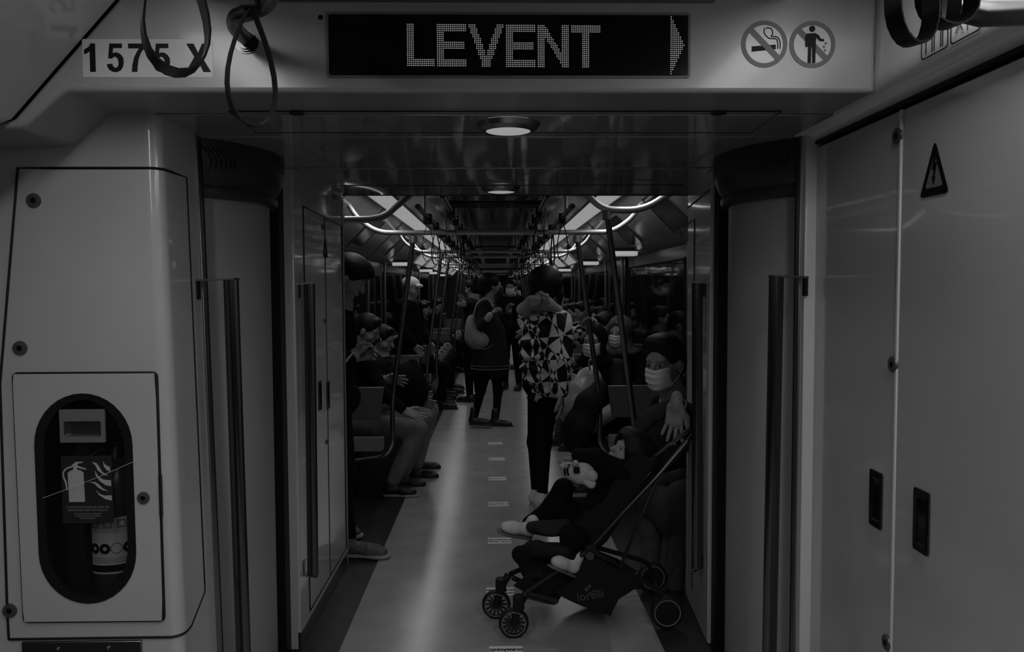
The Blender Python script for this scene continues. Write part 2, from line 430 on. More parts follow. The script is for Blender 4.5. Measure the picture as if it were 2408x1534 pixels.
MB().box((-.0, 0, 0), (.03, .03, 0.01))
# ---- right cabinet wall of the near car, two doors
wr = MB().box((XR + .018, -.2, 0), (XR + .06, 2.46, 1.985)).build('wall_right', 'rubber'); struct(wr, 'dark carcass edge behind the right cabinet doors', 'wall')
yS1 = 1.925
d1 = MB().box((XR, yS1 + .004, .02), (XR + .03, 2.452, 1.965)).build('door_1', 'panel_right', bevel=.004, seg=3); struct(d1, 'narrow cabinet door next to the gangway with three round locks', 'door')
d2 = MB().box((XR, .9, .02), (XR + .03, yS1 - .004, 1.965)).build('door_2', 'panel_right', bevel=.004, seg=3); struct(d2, 'wide cabinet door with the high voltage sign at the right edge', 'door')
d3 = MB().box((XR, -.2, .02), (XR + .03, .892, 1.965)).build('door_3', 'panel_right', bevel=.004, seg=3); struct(d3, 'cabinet door nearest the camera on the right', 'door')
MB().box((XR - .003, yS1 + .003, .02), (XR + .006, yS1 + .011, 1.965)).build('edge_strip', 'white_plastic', d1)
for px, py in ((2113, 320), (2102, 857), (2087, 1512)): screw(PX(px, py, XR), (-1, 0, 0), .021, d1, 'lock', 'lock_metal')
flush_handle(PX(2061, 1174, XR - .001), (0, -1, 0), (0, 0, 1), .066, .152, d1)
flush_handle(PX(2168, 1226, XR - .001), (0, -1, 0), (0, 0, 1), .066, .152, d2)
# upper right sloped strip and panel
mb = MB(); pr_ = [(XR + .012, 1.992), (XR - .004, 1.985), (.966, 2.016), (.967, 2.06), (.975, 2.36)]
mb.bridge([(x, 2.5, z) for x, z in pr_], [(x, -.2, z) for x, z in pr_], False)
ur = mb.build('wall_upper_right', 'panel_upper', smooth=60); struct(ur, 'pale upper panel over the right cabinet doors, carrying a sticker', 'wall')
MB().tube([(XR - .002, 2.5, 1.978), (XR - .002, -.2, 1.978)], .006, 6).build('rubber_seam', 'rubber', ur)
# ================================================================== NEAR OBJECTS
# ---- fire extinguisher cabinet: framed door with an oval window
cb = empty('extinguisher_cabinet', P(205, 1462, 2.2), 'pale cabinet door with black-rimmed oval window in the left pillar', 'cabinet')
def c2(px, py): p = P(px, py, 2.19); return (p.x, p.z)
N = 72
def resample(poly, n):
    pts = np.array(poly + [poly[0]]); d = np.r_[0, np.cumsum(np.hypot(*np.diff(pts, axis=0).T))]
    t = np.linspace(0, d[-1], n, endpoint=False); return [(float(np.interp(q, d, pts[:, 0])), float(np.interp(q, d, pts[:, 1]))) for q in t]
outer = fillet([c2(57, 1462), c2(384, 1459), c2(366, 878), c2(31, 880)], .012, 5)
A, B = c2(195, 925), c2(212, 1418); R_ = (c2(317, 1150)[0] - c2(88, 1150)[0]) / 2
cxm, rz = (A[0] + B[0]) / 2, R_ * 1.08
def stadium(r, skew=1):
    zt_, zb_ = A[1] - rz, B[1] + rz; pts = []
    for k in range(19):
        a = PI * k / 18; pts.append((A[0] + r * math.cos(a), zt_ + r * 1.08 * math.sin(a)))
    for k in range(19):
        a = PI + PI * k / 18; pts.append((B[0] + r * math.cos(a), zb_ + r * 1.08 * math.sin(a)))
    return pts
inner = stadium(R_)
ang = lambda p: math.atan2((p[1] - (A[1] + B[1]) / 2) * .45, p[0] - cxm)
def by_angle(poly, n):
    pts = resample(poly, 720); out = []
    an = np.array([ang(p) for p in pts])
    for k in range(n):
        t = -PI + 2 * PI * (k + .5) / n; out.append(pts[int(np.argmin(np.abs(np.angle(np.exp(1j * (an - t))))))])
    return out
oa, ia = by_angle(outer, N), by_angle(inner, N)
# put the true corners into the outer loop
for cpt in (c2(57, 1462), c2(384, 1459), c2(366, 878), c2(31, 880)):
    j = int(np.argmin([abs(p[0] - cpt[0]) + abs(p[1] - cpt[1]) for p in oa])); oa[j] = (cpt[0] * .985 + cxm * .015, cpt[1])
mb = MB(); y0 = 2.186
mb.bridge([(x, y0, z) for x, z in oa], [(x, y0, z) for x, z in ia]); mb.bridge([(x, y0 + .01, z) for x, z in oa], [(x, y0, z) for x, z in oa])
mb.bridge([(x, y0, z) for x, z in ia], [(x, y0 + .012, z) for x, z in ia])
door = mb.build('door', 'panel', cb, smooth=40)
MB().tube([(x, 2.193, z) for x, z in outer], .0055, 6, closed=True).build('door_seam', 'rubber', cb)
i2 = [((x - cxm) * .83 + cxm, z + (.018 if z < (A[1] + B[1]) / 2 else -.018)) for x, z in inner]
mb = MB(); mb.bridge([(x, y0 - .003, z) for x, z in inner], [(x, y0 - .001, z) for x, z in i2]); mb.bridge([(x, y0 + .01, z) for x, z in inner], [(x, y0 - .003, z) for x, z in inner]); mb.bridge([(x, y0 - .001, z) for x, z in i2], [(x, y0 + .008, z) for x, z in i2])
mb.build('rubber_rim', 'rubber', cb, smooth=40)
gm = mat('pane', .02, .03, 0, .5); nt = gm.node_tree; b = nt.nodes['Principled BSDF']
b.inputs['Alpha'].default_value = .14
mb = MB(); mb.add([(x, y0 + .006, z) for x, z in i2], [tuple(range(len(i2)))]); pane = mb.build('window_pane', 'pane', cb)
pl = Plane2D(V((0, y0 + .001, 0)), (1, 0, 0), (0, 0, 1))
mat('print_handle', .22, .35, .3)
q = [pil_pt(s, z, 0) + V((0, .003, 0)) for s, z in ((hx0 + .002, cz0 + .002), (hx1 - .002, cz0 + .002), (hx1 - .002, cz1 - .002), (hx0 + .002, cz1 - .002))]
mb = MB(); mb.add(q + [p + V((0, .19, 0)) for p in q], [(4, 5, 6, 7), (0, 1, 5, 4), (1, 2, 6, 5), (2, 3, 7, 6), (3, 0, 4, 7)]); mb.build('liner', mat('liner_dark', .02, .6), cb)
# pull handle plate on the pane
hx0_, hz1 = c2(141, 963); hx1_, hz0 = c2(250, 1040)
hp = Plane2D(V(((hx0_ + hx1_) / 2, y0 + .004, (hz0 + hz1) / 2)), (1, 0, 0), (0, 0, 1)); hw, hh = hx1_ - hx0_, hz1 - hz0
ph = hp.ring(rrect(hw, hh, .002, 4), rrect(hw * .82, hh * .46, .004, 4, 0, -hh * .09), 'pull_handle', 'print_handle', cb, 0, .005)
mb = MB(); rr_ = rrect(hw * .82, hh * .46, .004, 4, 0, -hh * .09)
mb.bridge([hp.at(x, y, .004) for x, y in rr_], [hp.at(x * .95, y + (.003 if y < -hh * .09 else -.003), -.012) for x, y in rr_]); mb.add([hp.at(x * .95, y, -.012) for x, y in rr_], [tuple(range(len(rr_)))])
mb.build('handle_cup', 'steel', ph, smooth=40)
# pictogram sticker on the pane
sx0, sz1 = c2(143, 1073); sx1, sz0 = c2(268, 1230)
sp = Plane2D(V(((sx0 + sx1) / 2, y0 + .004, (sz0 + sz1) / 2)), (1, 0, 0), (0, 0, 1)); sw, sh = sx1 - sx0, sz1 - sz0
mat('print_dark', .018, .45)
stk = sp.poly([rrect(sw, sh, .002)], 'pictogram_sticker', 'print_dark', cb)
def sp2(px, py):  # sticker pixel to plane coords
    x, z = c2(px, py); return (x - (sx0 + sx1) / 2, z - (sz0 + sz1) / 2)
def crop2(cx, cy): return (120 + cx * 220 / 993, 1060 + cy * 340 / 1534)
def S(*pts): return [sp2(*crop2(*p)) for p in pts]
body = S((178, 235), (205, 215), (235, 205), (240, 170), (215, 158), (265, 120), (340, 118), (340, 127), (278, 140), (285, 160), (375, 192), (370, 204), (280, 182), (275, 200), (320, 212), (346, 232), (363, 535), (355, 545), (203, 546), (194, 540))
hose = S((232, 165), (190, 170), (145, 195), (122, 235), (128, 290), (150, 340), (165, 420), (178, 418), (170, 335), (145, 285), (136, 240), (158, 205), (195, 185), (232, 180))
sp.poly([body, hose], 'extinguisher_symbol', 'sticker', stk, .0006, .0003)
fl = [S((435, 120), (480, 130), (510, 165), (545, 225), (610, 268), (560, 258), (500, 215), (470, 155)), S((552, 108), (575, 150), (628, 175), (630, 226), (590, 205), (560, 165)),
      S((468, 210), (500, 270), (560, 308), (638, 316), (640, 378), (580, 366), (520, 325), (475, 265)), S((400, 335), (470, 332), (510, 360), (550, 400), (610, 430), (545, 418), (500, 390), (460, 350)), S((475, 415), (520, 460), (570, 478), (645, 474), (648, 530), (580, 515), (515, 475))]
for f_ in fl: sp.poly([f_], 'flame_symbol', 'sticker', stk, .0006, .0003)
for t_, yy, sz in (('YANGIN DURUMUNDA BU CAMI \u00c7EK', 600, .0072), ('S\u00d6ND\u00dcRMEK \u0130\u00c7\u0130N T\u00dcP\u00dc KULLAN', 633, .0072), ('PULL THIS WINDOW IN THE EVENT', 670, .0048), ('OF FIRE, USE FIRE EXTINGUISHER', 695, .0048), ('FIRE EXTINGUISHER', 720, .0048)):
    x, y = S((392, yy))[0]; sp.text(t_, sz, x, y, 'lettering', 'print_mid', stk, .0002, 1.0, .0006, .0002)
# lock
screw(P(338, 1171, y0), (0, -1, 0), .0175, cb, 'lock', 'lock_metal')
mb = MB(); q = c2(378, 1165); mb.box((q[0] - .002, y0 - .004, c2(378, 1215)[1]), (q[0] + .003, y0 + .01, c2(378, 1118)[1])); mb.build('hinge', 'rubber', cb)
wire = catmull([P(100, 1172, 2.178), P(160, 1150, 2.177), P(232, 1122, 2.177), P(312, 1087, 2.178)], 6)
sw_ = MB().tube(wire, .0007, 5).build('seal_wire', 'white_plastic'); tag(sw_, 'thin sealing wire stretched across the oval cabinet window', 'wire')
# the extinguisher inside
ec = V((c2(232, 1300)[0], 2.30, cz0 + .002)); fe = empty('fire_extinguisher', ec, 'dark fire extinguisher with printed label inside the oval window', 'fire extinguisher')
er = .074
MB().lathe([(0, 0), (er * .9, 0), (er, .012), (er, .36), (er * .8, .40), (er * .4, .42), (er * .25, .425)], ec, n=40).build('cylinder', 'extinguisher' if 'extinguisher' in MATS else mat('extinguisher', .02, .25), fe)
MB().lathe([(.014, .42), (.018, .425), (.018, .47), (0, .475)], ec, n=16).build('valve', 'steel', fe)
mb = MB().box((-.012, -.075, .46), (.012, .02, .468), None, ec); mb.build('lever', 'rubber', fe)
MB().tube(catmull([ec + V((-.015, 0, .45)), ec + V((-.06, -.03, .43)), ec + V((-.088, -.02, .34)), ec + V((-.086, 0, .2)), ec + V((-.085, 0, .1))], 6), .009, 8).build('hose', 'rubber', fe)
lab = MB(); lz0, lz1 = c2(240, 1362)[1], c2(240, 1228)[1]
LA0, LA1 = -PI / 2 - .62, -PI / 2 + .98
lab.lathe([(er + .0008, lz0 - ec.z), (er + .0008, lz1 - ec.z)], ec, n=24, a0=LA0, a1=LA1); lb = lab.build('paper_label', 'label_paper', fe)
lab = MB().lathe([(er + .0014, lz0 - ec.z + .006), (er + .0014, lz0 - ec.z + .026)], ec, n=24, a0=LA0, a1=LA1); lab.build('label_band', 'print_black', lb)
for k in range(4):
    a = -PI / 2 - .42 + k * .42; c = ec + V((math.cos(a) * (er + .0012), math.sin(a) * (er + .0012), lz0 - ec.z + .075)); n_ = V((math.cos(a), math.sin(a), 0))
    p_ = Plane2D(c, V((-math.sin(a), math.cos(a), 0)), (0, 0, 1)); p_.ring(circ(.0155, 20), circ(.006 if k != 2 else .0145, 20), 'seal_mark', 'print_black', lb, .0002, .0004)
for k in range(6):
    zz = lz0 - ec.z + .034 + k * .006 + (.07 if k > 2 else 0)
    MB().lathe([(er + .0013, zz), (er + .0013, zz + .0016)], ec, n=16, a0=LA0 + .1, a1=LA1 - .1).build('print_line', 'print_grey', lb)
for k in range(3):
    a = -PI / 2 - .38 + k * .5; c = ec + V((math.cos(a) * (er + .0012), math.sin(a) * (er + .0012), lz1 - ec.z - .018))
    Plane2D(c, V((-math.sin(a), math.cos(a), 0)), (0, 0, 1)).ring(rrect(.024, .024, .001, 1), rrect(.014, .014, .001, 1), 'print_picture', 'print_grey', lb, .0002, .0004)

# ---- destination display
BY = 1.96
def b2(px, py): p = P(px, py, BY); return p.x, p.z
dx0, dz1 = b2(772, 34); dx1, dz0 = b2(1617, 179)
dc = V(((dx0 + dx1) / 2, BY, (dz0 + dz1) / 2)); dp = empty('destination_display', dc, 'black dot-matrix display reading LEVENT over the gangway', 'display')
pd = Plane2D(dc, (1, 0, 0), (0, 0, 1)); dw, dh = dx1 - dx0, dz1 - dz0
pd.ring(rrect(dw + .012, dh + .012, .008), rrect(dw, dh, .006), 'bezel', 'print_grey', dp, 0, .003)
pd.poly([rrect(dw, dh, .006)], 'screen', 'black_gloss', dp, 0, .002)
GLY = {'L': ['####...........'] * 18 + ['###############'] * 4,
       'E': ['################'] * 4 + ['####............'] * 5 + ['###############.'] * 4 + ['####............'] * 5 + ['################'] * 4,
       'T': ['################'] * 4 + ['......####......'] * 18, 'V': [], 'N': []}
for r_ in range(22):
    row = ['.'] * 19
    c = 1.5 + r_ * 7.6 / 21
    for k in range(19):
        if abs(k - c) < 2.0 or abs(k - (18 - c)) < 2.0: row[k] = '#'
    GLY['V'].append(''.join(row))
    row = ['.'] * 17; c = 2.5 + (r_ - 1) * 12.5 / 20
    for k in range(17):
        if k < 4 or k > 12 or abs(k - c) < 2.0: row[k] = '#'
    GLY['N'].append(''.join(row))
pitch_x = (b2(1411, 60)[0] - b2(957, 60)[0]) / 103.5; pitch_z = (b2(957, 57)[1] - b2(957, 155)[1]) / 21.3
def dots(cells, name, lab_):
    mb = MB(); r = pitch_x * .32
    for x, z in cells:
        mb.add([(x + r * math.cos(a * PI / 3), BY - .0024, z + r * math.sin(a * PI / 3)) for a in range(6)], [tuple(range(6))])
    o = mb.build(name, 'led', dp, smooth=0); o['kind'] = 'stuff'; tag(o, lab_); return o
xs0 = b2(958, 57)[0]; zs0 = b2(958, 58)[1]; cxk = 0
starts = {0: 0, 1: 16, 2: 33, 3: 53, 4: 70, 5: 88}
for i, ch in enumerate('LEVENT'):
    cells = []
    for r_, row in enumerate(GLY[ch]):
        for k, c in enumerate(row):
            if c == '#': cells.append((xs0 + (starts[i] + k) * pitch_x, zs0 - r_ * pitch_z - i * .0006))
    dots(cells, 'lit_letter', 'lit letter %s' % ch)
ax0, az1, az0 = b2(1578, 45)[0], b2(1578, 40)[1], b2(1578, 174)[1]
nr = 29; cells = []
for r_ in range(nr):
    wd = 1 + int(7.4 * (1 - abs(r_ - (nr - 1) / 2) / ((nr - 1) / 2)))
    for k in range(wd): cells.append((ax0 + k * pitch_x, az1 - (az1 - az0) * r_ / (nr - 1)))
dots(cells, 'lit_arrow', 'lit arrow pointing right')
lens = MB().lathe([(0, .002), (.006, .002), (.0065, 0)], V((*b2(754, 41),)).to_3d() if False else V((b2(754, 41)[0], BY, b2(754, 41)[1])), (0, -1, 0), 20).build('sensor_eye', 'black_gloss'); tag(lens, 'small black round sensor beside the display upper left corner', 'sensor')
# ---- car number plate
nx0, nz1 = b2(193, 92); nx1, nz0 = b2(501, 182)
npc = V(((nx0 + nx1) / 2, BY, (nz0 + nz1) / 2)); npl = empty('number_plate', npc, 'pale number sticker reading 1575 X on the bulkhead', 'sticker')
pn = Plane2D(npc, (1, 0, 0), (0, 0, 1)); mat('number_sticker', .52, .3)
pn.poly([rrect(nx1 - nx0, nz1 - nz0, .004)], 'sticker_film', 'number_sticker', npl, 0, .0008)
hh = b2(0, 102)[1] - b2(0, 169)[1]
DIG = {'1': [(.25, 0), (.45, 0), (.45, 1), (.29, 1), (.22, .88), (.05, .78), (.05, .62), (.16, .66), (.25, .73)],
  '5': [(.10, .48), (.16, 1), (.60, 1), (.60, .84), (.29, .84), (.265, .66), (.36, .69), (.47, .67), (.58, .59), (.64, .48), (.65, .34), (.62, .18), (.53, .05), (.40, -.01), (.26, 0), (.13, .07), (.06, .2), (.05, .27), (.24, .29), (.27, .2), (.34, .145), (.41, .16), (.46, .24), (.465, .35), (.44, .46), (.38, .53), (.30, .53), (.235, .465)],
  '7': [(.05, 1), (.64, 1), (.64, .86), (.50, .68), (.41, .45), (.37, .2), (.355, 0), (.16, 0), (.18, .22), (.25, .5), (.35, .7), (.44, .83), (.05, .83)],
  'X': [(0, 1), (.22, 1), (.345, .68), (.47, 1), (.69, 1), (.46, .53), (.72, 0), (.49, 0), (.345, .36), (.20, 0), (-.03, 0), (.23, .53)]}
for ch, px, kx in (('1', 195, 1), ('5', 248, 1), ('7', 299, 1), ('5', 357, 1), ('X', 439, 1.2)):
    x0_ = b2(px, 135)[0] - npc.x; z0_ = b2(0, 169)[1] - npc.z; pn.poly([[(x0_ + x * hh * kx, z0_ + y * hh) for x, y in DIG[ch]]], 'digit', 'print_black', npl, .0008, .0006)
# ---- prohibition signs
def ban_sign(px, py, rpx, label):
    c = V((b2(px, py)[0], BY, b2(px, py)[1])); s_ = empty('prohibition_sign', c, label, 'sign', 'round signs on the bulkhead'); r = rpx * BY / F
    pl = Plane2D(c, (1, 0, 0), (0, 0, 1))
    pl.poly([circ(r * .97, 48)], 'disc', 'number_sticker', s_, 0, .0008)
    pl.ring(circ(r, 48), circ(r * .81, 48), 'ring', 'print_grey', s_, .0008, .0006)
    return s_, pl, r
s_, pl, r = ban_sign(1797, 104, 54, 'round no-smoking sign with a crossed cigarette, left of the pair')
pl.poly([[(-r * .55, -r * .33), (r * .5, -r * .22), (r * .5, -.02 * r), (-r * .55, -r * .1)]], 'cigarette', 'print_black', s_, .0008, .0004)
def stroke2(pl, pts, w_, name, m_, par, h0):
    pts = [V((x, y, 0)) for x, y in catmull_2d(pts)]; a = []; b = []
    for i, p in enumerate(pts):
        t = (pts[min(i + 1, len(pts) - 1)] - pts[max(i - 1, 0)]).normalized(); n_ = V((-t.y, t.x, 0)) * w_ / 2; a.append(p + n_); b.append(p - n_)
    return pl.poly([[(p.x, p.y) for p in a] + [(p.x, p.y) for p in reversed(b)]], name, m_, par, h0, .0004)
def catmull_2d(pts): return [(p.x, p.y) for p in catmull([(x, y, 0) for x, y in pts], 5)]
stroke2(pl, [(0.0, .68 * r), (.0, .45 * r), (.2 * r, .25 * r), (.5 * r, .22 * r), (.58 * r, .05 * r), (.58 * r, -.2 * r)], r * .05, 'smoke_line', 'print_black', s_, .0008)
stroke2(pl, [(.05 * r, .68 * r), (.28 * r, .66 * r), (.36 * r, .45 * r), (.3 * r, .33 * r), (.55 * r, .3 * r), (.68 * r, .1 * r), (.68 * r, -.2 * r)], r * .05, 'smoke_line', 'print_black', s_, .0008)
def bar(pl, r, s_):
    q = r * .9; w_ = r * .09; d_ = .7071
    pl.poly([[(-q * d_ - w_, q * d_ - w_), (-q * d_ + w_, q * d_ + w_), (q * d_ + w_, -q * d_ + w_), (q * d_ - w_, -q * d_ - w_)]], 'diagonal_bar', 'print_grey', s_, .0013, .0004)
bar(pl, r, s_)
s_, pl, r = ban_sign(1910, 105, 54, 'round no-littering sign with a crossed figure, right of the pair')
bar(pl, r, s_)
pl.poly([circ(r * .13, 20, -.02 * r, .66 * r)], 'figure_head', 'print_black', s_, .0018, .0004)
fig = [(-.27, .46), (.12, .48), (.26, .40), (.36, .24), (.5, .23), (.5, .13), (.3, .15), (.16, .3), (.14, 0), (.13, -.78), (.0, -.8), (-.02, -.1), (-.05, -.1), (-.06, -.8), (-.2, -.78), (-.19, .0), (-.22, -.12), (-.31, -.1), (-.33, .3)]
pl.poly([[(x * r, y * r) for x, y in fig]], 'figure_body', 'print_black', s_, .0018, .0004)
for x, y in ((.58, .05), (.5, -.1), (.55, -.25)): pl.poly([circ(r * .07, 4, x * r, y * r)], 'litter_piece', 'print_grey', s_, .0008, .0004)
# ---- pictogram sticker on the upper right panel and high voltage sign
ucx = .9645
def u2(px, py): return PX(px, py, ucx - .001)
q0 = u2(2166, 140); st = empty('pictogram_sticker', q0, 'black-outlined priority pictograms on the panel behind the right straps', 'sticker')
pu = Plane2D(V((ucx - .001, q0.y, q0.z)), (0, -1, 0), (0, 0, 1))
for k in range(2):
    bx = .052 + k * .112; bz = .058 + (.0)
    pu.ring(rrect(.104, .125, .012, 4, bx, bz), rrect(.098, .119, .010, 4, bx, bz), 'frame', 'print_black', st)
for x in (.018, .042, .05, .075, .082): pu.poly([[(x, .004), (x + .003, .004), (x + .003, .11), (x, .11)]], 'pole_line', 'print_black', st)
for sg in (-1, 1):
    pu.poly([[(.14 - sg * .012, .015), (.145 - sg * .012, .015), (.145 + sg * .012, .055), (.14 + sg * .012, .055)]], 'cross_mark', 'print_grey', st)
pu.poly([[(.17, .008), (.172, .008), (.172, .11), (.17, .11)]], 'pole_line', 'print_black', st)
def warn_tri(o_, r_, size, parent_label, hh_):
    t_ = empty('warning_sign', o_, parent_label, 'sign'); pl = Plane2D(o_, r_, (0, 0, 1)); w_ = size
    tri = [(-w_ / 2, -hh_ / 2), (w_ / 2, -hh_ / 2), (0, hh_ / 2)]
    ou = fillet(tri, .008, 4); inn = [(x * .62, y * .62 - hh_ * .045) for x, y in ou]
    pl.poly([[(x * .8, y * .8 - hh_ * .03) for x, y in ou]], 'field', 'print_mid', t_, 0, .0008)
    pl.ring(ou, inn, 'border', 'print_black', t_, .0002, .001)
    z = hh_ / 100
    pl.poly([[(.0 * z, 26 * z), (6 * z, 26 * z), (2 * z, 8 * z), (9 * z, 10 * z), (1 * z, -18 * z), (5 * z, -16 * z), (-1 * z, -32 * z), (-7 * z, -14 * z), (-3 * z, -17 * z), (-1 * z, -2 * z), (-8 * z, -4 * z)]], 'bolt', 'print_black', t_, .001, .0006)
    return t_
p = PX(2198, 394, XR - .001); warn_tri(p, (0, -1, 0), .118, 'black triangular high voltage sign on the wide right cabinet door', .128)
p = PX(765, 580, XI + .001); warn_tri(p, (0, 1, 0), .10, 'small triangular high voltage sign on the left inner cabinet wall', .105)
p = PX(786, 470, XI + .001); lbs = empty('info_sticker', p, 'small pale printed sticker high on the left inner cabinet wall', 'sticker'); pl = Plane2D(p, (0, 1, 0), (0, 0, 1))
pl.poly([rrect(.11, .062, .002)], 'film', 'sticker', lbs); pl.poly([[(-.05, .004), (.05, .004), (.05, .024), (-.05, .024)]], 'print_band', 'print_grey', lbs, .0006); 
# ---- vertical grab bars
def grab_bar(p_wall_t, p_bar_t, p_bar_b, label, bottom=True, wdir=(1, 0, 0)):
    g = empty('grab_bar', (p_bar_b.x, p_bar_b.y, 0), label, 'grab bar', 'vertical gangway grab bars')
    path = [p_bar_t, p_bar_b]
    MB().tube(path, 1, 12, flat=(.024, .017), up=(1, 0, 0)).build('bar', 'chrome_dark', g)
    # thin arms back to the wall
    for p in ([p_bar_t, p_bar_b] if bottom else [p_bar_t]):
        sgn = 1 if p is p_bar_t else -1
        wp = V((p_wall_t.x, p_wall_t.y, p.z)) if p is p_bar_t else V((p_wall_t.x, p_bar_b.y, p.z + .004))
        a = p + V((0, 0, .003 * sgn))
        d_ = (wp - a).normalized()
        MB().tube([a - d_ * .02, a, wp], 1, 4, flat=(.004, .026), up=(0, 0, 1)).build('arm', 'steel', g)
        sx = .004
        MB().box((-.004, -.014, -.06 if sgn > 0 else 0), (.004, .014, 0 if sgn > 0 else .06), None, wp).build('bracket', 'chrome_dark', g)
    return g
bt = P(543, 659, 2.42); bb = P(578, 1700, 2.42)
grab_bar(V((XL + lean(1.5), 2.44, 0)), bt, bb, 'long dark grab bar at the near left jamb of the gangway', False)
bt = P(1826, 652, 2.42); bb = P(1806, 1700, 2.42)
grab_bar(V((.988, 2.44, 0)), bt, bb, 'long dark grab bar at the near right jamb of the gangway', False)
bt = P(727, 668, 3.27); bb = P(736, 1352, 3.27)
grab_bar(V((XI, 3.27, 0)), bt, bb, 'dark grab bar on the left inner cabinet wall, ending above the floor')
bt = P(1640, 666, 3.30); bb = P(1640, 1338, 3.30)
grab_bar(V((.90, 3.30, 0)), bt, bb, 'dark grab bar on the right inner cabinet wall by the stroller')
# ---- round downlights in the gangway ceiling
def downlight(c, label, power):
    d_ = empty('downlight', c, label, 'ceiling light', 'round gangway downlights')
    MB().lathe([(.066, -.022), (.07, -.024), (.088, -.014), (.096, 0)], c, n=40).build('housing', 'steel', d_)
    MB().lathe([(0, -.0235), (.05, -.0235), (.066, -.021)], c, n=40).build('diffuser', 'lamp', d_)
    l = bpy.data.lights.new('downlight_lamp', 'SPOT'); l.energy = power; l.spot_size = math.radians(150); l.spot_blend = 1; l.shadow_soft_size = .0
    lo_ = bpy.data.objects.new('downlight_lamp', l); lo_.location = c + V((0, 0, -.03)); col.objects.link(lo_)
    return d_
downlight(PZ(1195, 292, ZC - .001), 'round lit downlight nearer the camera in the gangway ceiling', 4.5)
downlight(V((PZ(1178, 447, ZC - .001).x, 3.78, a.lerp(c0, .6).z if False else ZC + .004)), 'round lit downlight at the far end of the gangway ceiling', 4.5)
# ---- straps and chrome rails of the near car
def strap_loop(parent, top, L, wd, ang, mname='strap_black', band=.016, thick=.003, name='loop', n=26):
    """flat leather-like loop hanging from top; ang = direction of loop plane"""
    ca, sa = math.cos(ang), math.sin(ang); pts = []
    for k in range(n + 1):
        q = k / n; a = q * 2 * PI
        x = math.sin(a) * wd / 2 * (math.sin(q * PI) ** 1.15) * 1.22; z = -L * (1 - math.cos(a)) / 2
        pts.append(V((x * ca, x * sa, z)) + V(top))
    return MB().tube(pts, 1, 4, flat=(band / 1.41, thick / 1.41), up=(-sa, ca, 0), caps=False).build(name, mname, parent, smooth=40)
def near_strap(ptop, pbot_z, wd, ang, label, band=.02, clamp=True, mname='strap_black'):
    s_ = empty('hanging_strap', ptop, label, 'hand strap', 'hanging hand straps')
    strap_loop(s_, ptop, ptop.z - pbot_z, wd, ang, mname, band)
    if clamp:
        MB().box((-.018, -.016, -.012), (.018, .016, .05), None, ptop).build('clamp', 'rubber', s_, bevel=.004)
    return s_
t = P(408, -150, 1.05); near_strap(t, P(408, 172, 1.05).z, .088, .5, 'wide black hand strap loop hanging in front of the car number', .042)
t = P(588, 8, 1.62); near_strap(t, P(588, 296, 1.62).z, .115, .75, 'thin pointed hand strap loop hanging left of the display', .018)
gr = empty('grab_rail', P(580, 100, BY), 'curved chrome grab rail fixed to the bulkhead left of the display', 'rail')
pth = catmull([P(582, 92, BY), P(568, 82, 1.90), P(552, 62, 1.82), P(556, 40, 1.76), P(590, 28, 1.72), P(625, 12, 1.70), P(640, -20, 1.62), P(640, -80, 1.45), P(640, -160, 1.2)], 8)
MB().tube(pth, .0175, 16).build('tube', 'chrome_near', gr)
for k in range(3): MB().lathe([(.0, -.002 + k * .006), (.03 - k * .004, -.002 + k * .006), (.03 - k * .004, .004 + k * .006), (0, .004 + k * .006)], P(580, 98, BY), (0, -1, 0), 28).build('flange', 'chrome_near', gr)
gr2 = empty('grab_rail', P(2408, 30, 1.25), 'chrome grab rail crossing the upper right corner behind the straps', 'rail')
MB().tube([P(2180, -14, 1.30), P(2250, 18, 1.29), P(2310, 32, 1.28), P(2440, 28, 1.27)], .0215, 18).build('tube', 'chrome_near', gr2)
t = P(2150, -190, 1.10); near_strap(t, P(2150, 104, 1.10).z, .098, .5, 'black hand strap, leftmost of the three in the upper right corner', .026)
t = P(2232, -160, 1.16); near_strap(t, P(2232, 62, 1.16).z, .10, .25, 'black hand strap, lowest of the two hung over the right rail', .03)
t = P(2242, -170, 1.24); near_strap(t, P(2242, 50, 1.24).z, .06, 1.2, 'black hand strap seen edge-on against the right rail', .02)
